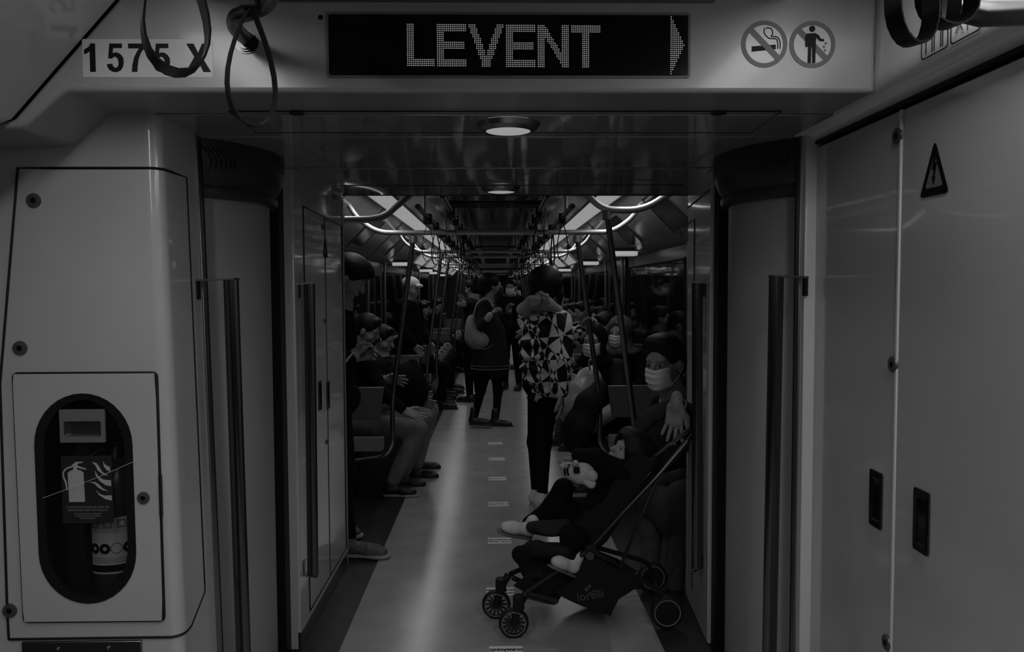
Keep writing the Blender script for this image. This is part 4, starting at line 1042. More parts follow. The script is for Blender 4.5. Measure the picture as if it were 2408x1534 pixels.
def person(label, J, top, legs_m, hair=None, group=None, res=.012, body_res=.008, top_g=1.0, shoes='shoe_dark', soles='sole_dark', head_s=1.0, mask=None, hands=True, hand_cfg=None, hair_fn=None, coat=None, sleeve_g=1.0, leg_g=1.0, skin='skin', laces=False, hair_grow=1.0, headgear=None, up=(0, 0, 1), eye=True, hair_m='hair', base=None, shoe_L=.26, shoe_high=.09, trousers_name='trousers', nofeet=False, noleg=False):
    """J: joints in world space. legs: hip/knee/ankle/toe for L and R"""
    J = {k: V(v) for k, v in J.items()}
    root = empty('person', base if base is not None else (J['pel'].x, J['pel'].y, 0), label, 'person', group)
    b = Body()
    at, A = head_prims(b, J['head'], J['face'], up, head_s)
    b.cap(J['neck'], V(at(0, -.03, -.10)), .052, .05, .03)
    b.chain([J['neck'], J['chest'], J['pel']], [.055, .10, .10], .04)
    for q in 'LR':
        b.chain([J['sh' + q].lerp(J['neck'], .2), J['sh' + q], J['el' + q], J['wr' + q]], [.05, .045, .036, .024], .02)
        if not noleg: b.chain([J['pel'], J['hip' + q], J['kn' + q], J['an' + q]], [.08, .06, .045, .032], .03)
        if hands:
            cfg = (hand_cfg or {}).get(q, {})
            d_ = cfg.get('d', J['wr' + q] - J['el' + q]); sd = cfg.get('side', (0, 0, 1))
            hand_prims(b, J['wr' + q], d_, sd, cfg.get('curl', .35), cfg.get('spread', .1), cfg.get('s', 1.0), cfg.get('thumb', 1), cfg.get('fc'))
    organic('body', b, skin, root, body_res)
    if eye: eyes(at, head_s, root)
    # upper garment
    b = Body(); g = top_g
    torso_prims(b, J['pel'], J['chest'], J['neck'], J['shL'], J['shR'], g)
    for q in 'LR':
        w_ = J['wr' + q].lerp(J['el' + q], .08)
        b.chain([J['sh' + q], J['el' + q], w_], [.070 * g * sleeve_g, .056 * g * sleeve_g, .043 * g * sleeve_g], .03)
    if coat: coat(b, J)
    tp = organic('jacket', b, top, root, res)
    # legs
    if not noleg:
        b = Body(); b.ell(J['pel'], (.155, .13, .13), .05)
        for q in 'LR':
            b.chain([J['hip' + q], J['kn' + q], J['an' + q].lerp(J['kn' + q], .08)], [.092 * leg_g, .066 * leg_g, .048 * leg_g], .03)
        organic(trousers_name, b, legs_m, root, res)
    if not nofeet:
        for q in 'LR':
            a = J['an' + q]; t = J['toe' + q]; dd = V((t.x - a.x, t.y - a.y, 0)).normalized()
            z = a.z - .085
            shoe(root, V((a.x, a.y, z)) - dd * .06, V((a.x, a.y, z)) + dd * (shoe_L - .06), shoes, soles, shoe_high, 1.0, max(.007, res * .7), laces)
    if hair_fn is not False: hair_cap(root, J['head'], J['face'], hair_m, up, head_s, hair_fn, hair_grow, max(.008, res * .7))
    if mask: face_mask(root, at, A, head_s, mask)
    if headgear: headgear(root, at, A)
    return root, at, A, tp
mat('skin', .24, .5, 0, .4, noise=.06, scale=12)
mat('skin_dark', .18, .5, 0, .4, noise=.06, scale=12)
mat('eye', .01, .15)
mat('hair', .005, .55, 0, .25, bump=.3, bscale=90)
mat('hair_tips', .22, .5, 0, .5, noise=.6, scale=14, bump=.3, bscale=90)
mat('mask_white', .55, .7, 0, .2, bump=.1, bscale=40)
mat('mask_black', .01, .7)
mat('cloth_black', .005, .85, 0, .1, bump=.25, bscale=22)
mat('cloth_dark', .014, .8, 0, .2, noise=.3, scale=8, bump=.3, bscale=20)
mat('cloth_grey', .14, .8, 0, .2, noise=.2, scale=10, bump=.35, bscale=18)
mat('cloth_light', .36, .8, 0, .2, noise=.15, scale=10, bump=.3, bscale=24)
mat('jeans_light', .17, .8, 0, .2, noise=.22, scale=14, bump=.3, bscale=26)
mat('jeans_mid', .06, .8, 0, .2, noise=.3, scale=14, bump=.3, bscale=26)
mat('shoe_dark', .012, .45)
mat('sole_dark', .02, .6)
mat('sole_pale', .30, .6)
mat('shoe_white', .48, .5, 0, .3, noise=.06, scale=20)
mat('bag_grey', .24, .7, 0, .3, noise=.15, scale=8, bump=.4, bscale=10)
# ================================================================== PASSENGERS
# -- black and white patterned coat cloth
m = mat('coat_pattern', .5, .75, 0, .2); nt = m.node_tree; bs = nt.nodes['Principled BSDF']
tc = nt.nodes.new('ShaderNodeTexCoord')
def chk(scale, rot, sc_):
    mp = nt.nodes.new('ShaderNodeMapping'); mp.inputs['Rotation'].default_value = rot; mp.inputs['Scale'].default_value = sc_
    nt.links.new(tc.outputs['Object'], mp.inputs[0]); v = nt.nodes.new('ShaderNodeTexChecker'); v.inputs['Scale'].default_value = scale; nt.links.new(mp.outputs[0], v.inputs['Vector'])
    g = nt.nodes.new('ShaderNodeMath'); g.operation = 'MULTIPLY'; g.inputs[1].default_value = 1; nt.links.new(v.outputs['Fac'], g.inputs[0]); return g
g1, g2, g3 = chk(7.5, (.35, .5, .2), (1, .4, .8)), chk(12, (.2, 1.15, .3), (1, .4, .5)), chk(5.2, (.1, .15, .6), (1, .5, 1.3))
sx_ = nt.nodes.new('ShaderNodeMath'); sx_.operation = 'SUBTRACT'; nt.links.new(g2.outputs[0], sx_.inputs[0]); nt.links.new(g3.outputs[0], sx_.inputs[1])
g2 = nt.nodes.new('ShaderNodeMath'); g2.operation = 'ABSOLUTE'; nt.links.new(sx_.outputs[0], g2.inputs[0])
sb = nt.nodes.new('ShaderNodeMath'); sb.operation = 'SUBTRACT'; nt.links.new(g1.outputs[0], sb.inputs[0]); nt.links.new(g2.outputs[0], sb.inputs[1])
ab = nt.nodes.new('ShaderNodeMath'); ab.operation = 'ABSOLUTE'; nt.links.new(sb.outputs[0], ab.inputs[0])
mr = nt.nodes.new('ShaderNodeMapRange'); mr.inputs[3].default_value = .008; mr.inputs[4].default_value = .55; nt.links.new(ab.outputs[0], mr.inputs[0]); nt.links.new(mr.outputs[0], bs.inputs['Base Color'])
nz = nt.nodes.new('ShaderNodeTexNoise'); nz.inputs['Scale'].default_value = 14; nt.links.new(tc.outputs['Object'], nz.inputs['Vector'])
bp = nt.nodes.new('ShaderNodeBump'); bp.inputs['Strength'].default_value = .5; bp.inputs['Distance'].default_value = .02; nt.links.new(nz.outputs['Fac'], bp.inputs['Height']); nt.links.new(bp.outputs[0], bs.inputs['Normal'])
# -- woman in the patterned coat, holding a pole
dA = 5.3
J = dict(head=P(1288, 677, 5.28), face=(.85, .5, -.12), neck=P(1283, 728, 5.3), chest=P(1278, 795, 5.3), pel=P(1280, 900, 5.32),
         shL=P(1243, 752, 5.42), shR=P(1318, 756, 5.2), elR=P(1326, 850, 5.12), wrR=P(1319, 930, 5.06), elL=P(1338, 802, 5.50), wrL=P(1368, 777, 5.42),
         hipL=P(1265, 915, 5.38), hipR=P(1293, 915, 5.26), knL=P(1258, 1040, 5.40), knR=P(1279, 1040, 5.27), anL=P(1262, 1160, 5.38), anR=P(1275, 1168, 5.25), toeL=P(1290, 1180, 5.5), toeR=P(1310, 1190, 5.36))
def coatA(b, J):
    for px, py, rx in ((1282, 748, .125), (1276, 775, .148), (1272, 805, .158), (1272, 835, .16), (1274, 865, .158), (1280, 892, .148), (1286, 914, .135)):
        b.ell(P(px, py, 5.32), (rx, .165, .052), .012)
    b.chain([tuple(P(1318, 770, 5.16)), tuple(P(1318, 850, 5.1)), tuple(P(1317, 912, 5.07))], [.078, .082, .060], .02)
    b.chain([tuple(P(1320, 770, 5.42)), tuple(P(1338, 800, 5.47)), tuple(P(1356, 786, 5.44))], [.075, .066, .05], .02)
def hairA(b, at, A_):
    b.ell(at(0, -.03, .035), (.108, .122, .118), .02, A_); b.ell(at(0, -.05, -.03), (.095, .09, .10), .02, A_)
    b.chain([tuple(at(.0, -.11, -.03)), tuple(at(-.01, -.135, -.07))], [.035, .022], .02)
    b.chain([tuple(at(.06, .03, .04)), tuple(at(.075, .055, -.04)), tuple(at(.07, .065, -.13))], [.035, .022, .010], .02)
ra, at, A_, tp = person('woman standing in a black and white patterned coat, holding a pole', J, 'coat_pattern', 'cloth_black', res=.009, body_res=.006, top_g=1.05, coat=coatA, hair_fn=hairA, leg_g=.8, shoes='shoe_white', soles='sole_pale', skin='skin', eye=False,
    hand_cfg={'R': dict(d=(.05, 0, -1), side=(-.3, -.9, 0), curl=.3, spread=.08), 'L': dict(d=(.75, -.1, .65), side=(-.5, -.4, .75), curl=.75)})
hb = Body(); hb.chain([tuple(P(1228, 728, 5.3)), tuple(P(1252, 712, 5.2)), tuple(P(1285, 714, 5.14)), tuple(P(1312, 728, 5.18))], [.042, .046, .042, .03], .03); hb.ell(P(1240, 733, 5.33), (.05, .08, .045), .03)
organic('hood', hb, mat('hood_cloth', .32, .85, 0, .2, noise=.2, scale=10, bump=.3, bscale=30), ra, .008)
pb = Body()
for k in range(5):
    a = P(1268 + k * 1.5, 690, 5.12); pb.chain([tuple(a), tuple(P(1262 - 6 * k + 8, 703, 5.1)), tuple(P(1252 - 5 * k + 14, 722, 5.09))], [.013, .014, .006], .008)
pb.chain([tuple(P(1270, 690, 5.11)), tuple(P(1286, 696, 5.08)), tuple(P(1291, 712, 5.08))], [.012, .014, .009], .008)
organic('ponytail', pb, 'hair_tips', ra, .006)
hl = Body()
for k in range(4): hl.chain([tuple(P(1312 + k * 2, 655 + k * 6, 5.3)), tuple(P(1316 + k * 2, 700, 5.33)), tuple(P(1312 + k * 3, 742 + k * 4, 5.3))], [.016, .014, .005], .008)
organic('loose_hair', hl, 'hair_tips', ra, .007)
MB().tube(catmull([P(1305, 735, 5.05), P(1325, 740, 5.1), P(1335, 762, 5.2), P(1350, 760, 5.3), P(1362, 757, 5.38), P(1355, 770, 5.36), P(1345, 780, 5.3), P(1350, 800, 5.3), P(1362, 810, 5.34)], 6), .003, 5).build('earphone_cable', 'white_plastic', ra)
# -- woman with a backpack, seen from the side
J = dict(head=P(1158, 674, 8.5), face=(1, .12, -.02), neck=P(1148, 708, 8.5), chest=P(1148, 752, 8.5), pel=P(1152, 838, 8.5), shR=P(1140, 722, 8.36), shL=P(1150, 722, 8.64),
         elR=P(1134, 768, 8.26), wrR=P(1154, 742, 8.16), elL=P(1190, 762, 8.66), wrL=P(1196, 738, 8.62), hipR=P(1146, 858, 8.42), hipL=P(1164, 858, 8.58), knR=P(1131, 918, 8.42), anR=P(1116, 982, 8.42), knL=P(1171, 920, 8.56), anL=P(1166, 986, 8.5),
         toeR=P(1150, 1000, 8.38), toeL=P(1200, 1000, 8.46))
def coatB(b, J):
    b.chain([tuple(P(1150, 780, 8.5)), tuple(P(1154, 850, 8.5))], [.175, .205], .04, ((0, 1, 0), 1.15)); b.ell(P(1153, 856, 8.5), (.21, .17, .06), .03)
def hairB(b, at, A_): b.ell(at(0, -.05, .06), (.105, .11, .095), .03, A_); b.ell(at(0, -.10, -.02), (.07, .06, .09), .03, A_)
rb, at, A_, tp = person('woman standing in the aisle in a dark coat, black mask and grey backpack', J, 'cloth_dark', 'cloth_black', res=.011, body_res=.008, coat=coatB, hair_fn=hairB, mask='mask_black', leg_g=.78, shoe_high=.17, shoes='shoe_dark',
    hand_cfg={'R': dict(d=(.6, 0, .8), side=(.3, -.6, .4), curl=.8), 'L': dict(d=(.1, -.1, 1), side=(-.6, -.6, 0), curl=.8)}, laces='cloth_grey', trousers_name='leggings')
for k, (py, rx) in enumerate(((859, .213), (866, .215))):
    ring = [V((P(1153, py, 8.5).x + rx * math.cos(a), 8.5 + .175 * math.sin(a), P(1153, py, 8.5).z)) for a in [2 * PI * i / 28 for i in range(28)]]
    MB().tube(ring, .006, 5, closed=True).build('hem_stripe', 'cloth_grey', rb)
b = Body(); b.chain([tuple(P(1152, 742, 8.14)), tuple(P(1147, 750, 8.16))], [.036, .038], .01); organic('knit_cuff', b, 'cloth_light', rb, .008)
bk = empty('backpack', P(1120, 826, 8.5), 'pale grey backpack on the back of the woman in the aisle', 'backpack')
b = Body(); b.ell(P(1128, 800, 8.44), (.145, .15, .115), .12); b.ell(P(1109, 770, 8.48), (.07, .13, .14), .12); organic('pouch', b, 'bag_grey', bk, .010)
MB().tube(catmull([P(1112, 748, 8.32), P(1122, 715, 8.27), P(1140, 702, 8.3), P(1155, 712, 8.28), P(1160, 722, 8.2)], 5), 1, 6, flat=(.016, .007)).build('shoulder_strap', 'cloth_light', bk)
MB().tube(catmull([P(1103, 770, 8.36), P(1112, 800, 8.30), P(1135, 822, 8.30), P(1160, 812, 8.30)], 5), .004, 6).build('piping', 'cloth_grey', bk)
# -- masked man beside the gangway, hand drooping over the stroller
J = dict(head=P(1564, 856, 3.98), face=(-.74, -.67, -.10), neck=P(1592, 935, 4.08), chest=P(1640, 1005, 4.2), pel=P(1660, 1120, 4.3), shL=P(1690, 968, 4.02), shR=P(1560, 955, 4.26),
         elL=P(1606, 972, 3.88), wrL=P(1590, 950, 3.47), elR=P(1530, 1040, 4.28), wrR=P(1520, 1090, 4.1), hipL=P(1680, 1140, 4.2), hipR=P(1630, 1135, 4.28), knL=P(1600, 1165, 3.88), knR=P(1540, 1150, 4.02), anL=P(1584, 1392, 3.80), anR=P(1525, 1372, 3.86),
         toeL=P(1520, 1410, 3.74), toeR=P(1460, 1390, 3.80))
def hairC(b, at, A_):
    b.ell(at(0, .02, .115), (.072, .085, .038), .03, A_)
rc, at, A_, tp = person('man in a white face mask leaning over the stroller on the right', J, 'cloth_black', 'jeans_mid', res=.01, body_res=.005, head_s=1.12, mask='mask_white', hair_fn=hairC, skin='skin_dark', sleeve_g=.8, shoes='cloth_dark', soles='sole_pale',
    hand_cfg={'L': dict(d=(-.12, -.1, -1), side=(.9, -.3, 0), curl=.22, spread=.16, s=1.1), 'R': dict(d=(0, 0, -1), side=(-1, 0, 0))})
b = Body(); b.chain([tuple(P(1606, 970, 3.86)), tuple(P(1592, 952, 3.52))], [.050, .040], .02); organic('pale_sleeve', b, 'cloth_light', rc, .008)
fd = (V(J['wrL']) - V(J['elL'])).normalized(); fu, fw = frame_for(fd)
MB().tube([V(J['wrL']) - fd * .02 + (fu * math.cos(a) + fw * math.sin(a)) * .034 for a in [2 * PI * i / 20 for i in range(20)]], .005, 6, closed=True).build('bracelet', 'rubber', rc)
b = Body(); b.chain([tuple(P(1545, 1185, 3.95)), tuple(P(1600, 1210, 3.86)), tuple(P(1660, 1230, 3.95))], [.10, .13, .12], .05, ((0, 1, 0), 1.6)); b.chain([tuple(P(1610, 1220, 3.86)), tuple(P(1635, 1280, 3.86))], [.10, .07], .05, ((0, 1, 0), 1.8))
organic('coat_skirt', b, mat('coat_cloth', .045, .85, 0, .2, noise=.2, scale=8, bump=.3, bscale=20), rc, .011)
js = empty('jump_seat', (1.2, 4.3, 0), 'dark fold-down seat under the masked man by the gangway', 'seat'); MB().box((1.0, 4.1, .33), (1.38, 4.52, .37)).build('cushion', 'seat', js, bevel=.012); MB().box((1.30, 4.2, .0), (1.37, 4.42, .33)).build('bracket', 'rubber', js)
# -- seated passengers on the right bench
J = dict(head=P(1396, 806, 5.92), face=(-.42, -.9, 0), neck=P(1402, 852, 5.98), chest=P(1425, 895, 6.05), pel=P(1462, 990, 6.1), shR=P(1384, 868, 6.15), shL=P(1452, 866, 5.92),
         elL=P(1458, 940, 5.78), wrL=P(1414, 990, 5.64), elR=P(1365, 905, 5.95), wrR=P(1372, 885, 5.75), hipL=P(1450, 995, 5.98), hipR=P(1445, 995, 6.18), knL=P(1385, 1010, 5.72), knR=P(1372, 1000, 5.98), anL=P(1372, 1140, 5.70), anR=P(1360, 1125, 5.95), toeL=P(1330, 1150, 5.7), toeR=P(1320, 1135, 5.95))
def scarf(g, m_, big=1.0):
    def fn(root, at, A_):
        b = Body(); b.ell(at(0, -.03, .04), (.10 * big, .115 * big, .11 * big), .03, A_); b.ell(at(0, -.03, -.09), (.10 * big, .10 * big, .08 * big), .04, A_); b.ell(at(0, -.03, -.15), (.15 * big, .12 * big, .06), .04, A_)
        b.ell(at(0, .10, -.01), (.066, .085, .095), .015, A_, neg=True)
        organic('headscarf', b, m_, root, .009)
    return fn
rd, at, A_, tp = person('seated woman in dark headscarf and white mask with bags on her lap', J, 'cloth_dark', 'cloth_black', res=.012, body_res=.007, mask='mask_white', hair_fn=False, headgear=scarf(1, 'cloth_black'),
    hand_cfg={'L': dict(d=(-.7, -.3, -.55), side=(-.4, -.2, .8), curl=.3), 'R': dict(d=(-.2, -.6, -.4), side=(-.5, 0, .8))})
b = Body(); b.chain([tuple(P(1440, 968, 5.70)), tuple(P(1412, 985, 5.66)), tuple(P(1408, 992, 5.64))], [.06, .055, .042], .02); organic('pale_sleeve', b, 'cloth_light', rd, .009)
J = dict(head=P(1456, 786, 6.5), face=(-.55, -.83, 0), neck=P(1466, 828, 6.56), chest=P(1478, 872, 6.62), pel=P(1490, 950, 6.7), shR=P(1448, 842, 6.72), shL=P(1510, 842, 6.5), elL=P(1512, 905, 6.35), wrL=P(1470, 920, 6.2), elR=P(1430, 900, 6.6), wrR=P(1440, 915, 6.35),
         hipL=P(1480, 955, 6.6), hipR=P(1475, 955, 6.78), knL=P(1412, 960, 6.45), knR=P(1400, 955, 6.75), anL=P(1402, 1075, 6.42), anR=P(1395, 1065, 6.7), toeL=P(1370, 1080, 6.4), toeR=P(1360, 1070, 6.7))
person('seated woman in a loose grey headscarf and pale mask behind the pole', J, 'cloth_black', 'cloth_black', res=.013, body_res=.01, mask='mask_white', hair_fn=False, headgear=scarf(1, mat('scarf_grey', .07, .8, 0, .2, noise=.5, scale=30, bump=.3, bscale=20), 1.12))
pb_ = empty('plastic_bag', P(1375, 985, 5.55), 'crumpled white plastic bag on the lap of the masked woman', 'bag')
b = Body(); b.ell(P(1385, 895, 5.62), (.10, .08, .10), .05); b.ell(P(1362, 935, 5.55), (.13, .09, .13), .06); b.ell(P(1345, 965, 5.5), (.10, .08, .10), .06); b.cap(P(1390, 880, 5.6), P(1398, 862, 5.62), .035, .02, .03)
organic('pouch', b, mat('bag_film', .36, .35, 0, .5, noise=.12, scale=9, bump=.9, bscale=14), pb_, .01)
MB().tube(catmull([P(1388, 872, 5.52), P(1385, 852, 5.5), P(1390, 846, 5.5), P(1396, 856, 5.52), P(1398, 875, 5.54)], 4), .008, 6).build('handle', 'bag_film', pb_)
b = Body(); b.chain([tuple(P(1410, 908, 5.5)), tuple(P(1385, 950, 5.42)), tuple(P(1362, 1000, 5.4)), tuple(P(1350, 1040, 5.4))], [.05, .09, .10, .08], .05); o = organic('folded_jacket', b, 'cloth_dark', None, .011); tag(o, 'dark folded jacket lying over the plastic bag on the right', 'jacket')
# -- left side
J = dict(head=P(822, 655, 4.6), face=(.82, -.05, -.55), neck=P(806, 718, 4.62), chest=P(792, 800, 4.64), pel=P(788, 935, 4.64), shR=P(792, 762, 4.46), shL=P(800, 762, 4.84), elR=P(778, 885, 4.40), wrR=P(828, 838, 4.40), elL=P(790, 880, 4.86), wrL=P(845, 835, 4.62),
         hipR=P(786, 955, 4.54), hipL=P(790, 955, 4.74), knR=P(800, 1120, 4.46), knL=P(812, 1115, 4.72), anR=(-.845, 4.34, .09), anL=(-1.06, 4.70, .09), toeR=(-.6, 4.30, .09), toeL=(-.8, 4.66, .09))
def hairF(b, at, A_): b.ell(at(0, .0, .08), (.10, .12, .07), .03, A_); b.ell(at(0, -.06, .0), (.09, .07, .11), .03, A_)
rf, at, A_, tp = person('standing man with a phone half hidden behind the left inner cabinet wall', J, 'cloth_black', 'cloth_black', res=.011, body_res=.006, hair_fn=hairF, shoe_L=.30, shoes=mat('knit_shoe', .10, .7, 0, .3, noise=.5, scale=40), soles='sole_pale', laces='cloth_light', skin='skin', eye=False,
    hand_cfg={'R': dict(d=(.96, -.05, .22), side=(.1, -.1, .95), curl=.5, s=1.05), 'L': dict(d=(.9, -.3, .1), side=(0, 0, 1), curl=.5)})
for k in range(2): MB().tube([J['wrR'].lerp(J['elR'], .08 + .10 * k) if False else V(J['wrR']) + (V(J['elR']) - V(J['wrR'])) * (.10 + .10 * k) + (V((.55, 0, .8)) * math.cos(a) + V((0, 1, 0)) * math.sin(a)) * (.046 + .003 * k) for a in [2 * PI * i / 22 for i in range(22)]], .0055, 6, closed=True).build('cuff_stripe', 'cloth_light', rf)
ph = empty('smartphone', P(876, 820, 4.38), 'dark smartphone held by the man at the left wall', 'phone'); A3 = axes((.75, .1, .62), (0, -.2, 1)); rot = Matrix(A3).transposed()
MB().box((-.036, -.075, -.004), (.036, .075, .004), rot, P(872, 818, 4.38)).build('case', 'chrome_dark', ph, bevel=.003); MB().box((-.033, -.07, .004), (.033, .07, .005), rot, P(872, 818, 4.38)).build('screen', 'black_gloss', ph)
J = dict(head=P(862, 778, 5.8), face=(.85, -.1, -.4), neck=P(860, 832, 5.8), chest=P(868, 885, 5.8), pel=P(810, 985, 5.85), shR=P(868, 858, 5.62), shL=P(876, 858, 6.0), elR=P(900, 925, 5.52), wrR=P(950, 966, 5.52), elL=P(884, 915, 5.98), wrL=P(908, 892, 5.7),
         hipR=P(840, 1000, 5.72), hipL=P(842, 990, 5.96), knR=P(982, 1010, 5.66), knL=P(995, 985, 5.92), anR=P(920, 1140, 5.62), anL=P(945, 1122, 5.90), toeR=P(980, 1150, 5.6), toeL=P(1000, 1140, 5.88))
rg, at, A_, tp = person('seated man in light jeans with a hand on his knee, left bench', J, 'cloth_black', 'jeans_light', res=.011, body_res=.006, soles='sole_pale', laces=False, leg_g=1.08, sleeve_g=.85, eye=False,
    hand_cfg={'R': dict(d=(.9, -.05, -.38), side=(.1, .7, .5), curl=.12, spread=.14), 'L': dict(d=(1, -.15, -.05), side=(-.1, -.4, .9), curl=.1, spread=.2)})
J = dict(head=P(898, 800, 6.45), face=(.9, -.2, -.3), neck=P(900, 845, 6.45), chest=P(905, 890, 6.45), pel=P(850, 965, 6.5), shR=P(905, 865, 6.28), shL=P(912, 865, 6.64), elR=P(935, 935, 6.2), wrR=P(985, 945, 6.2), elL=P(930, 930, 6.7), wrL=P(990, 930, 6.55),
         hipR=P(870, 975, 6.38), hipL=P(872, 970, 6.6), knR=P(1004, 978, 6.28), knL=P(1012, 965, 6.55), anR=P(978, 1104, 6.2), anL=P(985, 1085, 6.5), toeR=P(1030, 1110, 6.18), toeL=P(1040, 1090, 6.5))
person('seated man hugging a black backpack, second on the left bench', J, 'cloth_black', 'jeans_light', res=.012, body_res=.008, eye=False)
bk2 = empty('backpack', P(955, 965, 6.1), 'black backpack on the lap of the seated man, left bench', 'backpack')
b = Body(); b.ell(P(948, 905, 5.98), (.17, .13, .17), .06); b.ell(P(975, 920, 6.05), (.11, .12, .15), .06); b.cap(P(965, 858, 6.0), P(985, 870, 6.0), .03, .03, .04); organic('pouch', b, 'cloth_black', bk2, .011)
MB().tube(catmull([P(955, 858, 6.0), P(965, 848, 6.0), P(980, 852, 6.0), P(982, 868, 6.0)], 4), .008, 6).build('carry_loop', 'cloth_black', bk2)
# -- background figures
def seated(s, y, label, top='cloth_black', leg='cloth_black', mask=None, z=0, **kw):
    q = RND.uniform(-.06, .06); f = (-s, RND.uniform(-.5, .1), RND.uniform(-.4, 0)); hx = s * (1.06 + q)
    J = dict(head=(hx, y - .02, 1.19 + q), face=f, neck=(hx + s * .03, y, 1.04 + q), chest=(hx + s * .06, y, .86), pel=(s * 1.1, y, .565), elL=(hx - s * .02, y + s * .24, .72), elR=(hx - s * .02, y - s * .24, .72), wrL=(s * .80, y + s * .12, .66), wrR=(s * .80, y - s * .10, .66))
    for n_, k in (('L', s), ('R', -s)):
        J['sh' + n_] = (hx + s * .04, y + k * .18, .99 + q); J['hip' + n_] = (s * 1.05, y + k * .10, .55); J['kn' + n_] = (s * .66, y + k * .12, .53); J['an' + n_] = (s * (.68 + RND.uniform(-.08, .1)), y + k * .12, .09); J['toe' + n_] = (s * .4, y + k * .14, .09)
    return person(label, J, top, leg, res=.016, body_res=.013, mask=mask, eye=False, group='seated passengers farther down the car', **kw)[0]
def standing(x, y, a, label, top='cloth_black', leg='cloth_black', h=1.7, mask=None, arm=None, **kw):
    k = h / 1.7; f = V((math.cos(a), math.sin(a), 0)); r = V((f.y, -f.x, 0)); o_ = V((x, y, 0)); at_ = lambda rr, ff, zz: o_ + r * rr * k + f * ff * k + V((0, 0, zz * k))
    J = dict(head=at_(0, .02, 1.56), face=tuple(f + V((0, 0, -.1))), neck=at_(0, 0, 1.42), chest=at_(0, 0, 1.22), pel=at_(0, 0, .94))
    for n_, q in (('L', -1), ('R', 1)):
        J['sh' + n_] = at_(q * .18, 0, 1.36); J['el' + n_] = at_(q * .24, .03, 1.10); J['wr' + n_] = at_(q * .20, .16, .92); J['hip' + n_] = at_(q * .09, 0, .90); J['kn' + n_] = at_(q * .10, .02, .50); J['an' + n_] = at_(q * .11, 0, .09); J['toe' + n_] = at_(q * .13, .2, .09)
    if arm: J.update(arm)
    return person(label, J, top, leg, res=.015, body_res=.012, mask=mask, eye=False, group='standing passengers farther down the car', **kw)
mat('cap_cloth', .65, .8, 0, .2)
def cap_gear(root, at, A_):
    b = Body(); b.ell(at(0, -.01, .07), (.095, .108, .075), .02, A_); b.cap(at(-.05, .11, .045), at(.05, .11, .045), .018, .018, .03); organic('cap', b, 'cap_cloth', root, .009)
standing(-.98, 8.75, -.35, 'standing person in a pale cap and black clothes by the left door', h=1.66, hair_fn=False, headgear=cap_gear)
ya = 10.4
standing(-.30, ya, 2.6, 'standing man leaning to hold a left pole, behind the backpack woman', top='cloth_dark', h=1.66, arm=dict(elR=P(1115, 716, ya - .1), wrR=P(1098, 716, ya - .2), elL=P(1104, 722, ya + .2), wrL=P(1092, 708, ya)))
standing(.24, 11.6, -1.9, 'standing person in black facing us, right of the backpack woman', h=1.68, mask='mask_white')
standing(-.05, 13.4, 1.2, 'standing person in dark clothes far down the middle of the aisle', top='cloth_dark', h=1.72)
standing(.40, 14.6, 2.9, 'standing person in black far down the right of the aisle', h=1.7)
who_l = [(9.85, 'nearest of the dark seated passengers beyond the left door', None), (10.45, 'second dark seated passenger beyond the left door', 'mask_white'), (11.05, 'third dark seated passenger beyond the left door', None), (11.75, 'fourth dark seated passenger beyond the left door', None), (14.1, 'nearest seated passenger on the third left bench', None), (15.0, 'second seated passenger on the third left bench', None)]
for y_, lb_, mk in who_l: seated(-1, y_, lb_, mask=mk)
seated(1, 7.28, 'seated passenger in black behind the woman in the patterned coat', leg='jeans_mid')
seated(1, 7.92, 'seated passenger at the far end of the first right bench', shoes='shoe_white', soles='sole_pale')
who_r = [(9.8, 'nearest of the dark seated passengers beyond the right door', None), (10.5, 'second seated passenger beyond the right door, in white shoes', 'w'), (11.2, 'third dark seated passenger beyond the right door', None), (11.9, 'fourth seated passenger beyond the right door, in white shoes', 'w'), (14.3, 'nearest seated passenger on the third right bench', None), (15.2, 'second seated passenger on the third right bench', None)]
for y_, lb_, mk in who_r:
    if mk: seated(1, y_, lb_, shoes='shoe_white', soles='sole_pale')
    else: seated(1, y_, lb_)
# ================================================================== STROLLER, CHILD, TOY
st = empty('stroller', P(1390, 1480, 3.45).xy.to_3d() if False else V((.42, 3.48, 0)), 'black folding stroller with a child, at the right of the aisle', 'stroller')
mat('stroller_fabric', .008, .75, 0, .2, bump=.3, bscale=30)
mat('stroller_tube', .03, .3, .6)
mat('rim_pale', .18, .35)
mat('logo_grey', .05, .6)
YN, YF = 3.33, 3.66
def wheel(c, r, parent, spokes=True):
    ax = V((0, 1, 0)); n = 44
    prof = [(r * .80, -.010), (r * .84, -.016), (r * .96, -.014), (r, -.006), (r, .006), (r * .96, .014), (r * .84, .016), (r * .80, .010), (r * .80, -.010)]
    t = MB().lathe(prof, c, ax, n).build('wheel', 'rubber', parent, smooth=50)
    MB().lathe([(r * .74, -.0165), (r * .80, -.0175), (r * .81, -.0165), (r * .78, -.010), (r * .74, -.0165)], c, ax, n).build('rim', 'rim_pale', t)
    MB().lathe([(0, -.02), (r * .14, -.018), (r * .18, -.006), (r * .18, .012), (0, .014)], c, ax, 20).build('hub', 'rubber', t)
    if spokes:
        for k in range(14):
            a = 2 * PI * k / 14; d_ = V((math.cos(a), 0, math.sin(a))); MB().tube([c + d_ * r * .15, c + d_ * r * .80], 1, 4, flat=(.006, .006)).build('spoke', 'stroller_tube', t)
    else:
        MB().lathe([(0, -.012), (r * .80, -.012)], c, ax, n).build('wheel_disc', 'rubber', t)
    return t
wfn, wff = P(1208, 1482, 3.29), P(1167, 1436, 3.49); wfn.z = wff.z = .066
wrn = P(1568, 1456, 3.36); wrn.z = .075; wrf = wrn + V((.02, .42, 0))
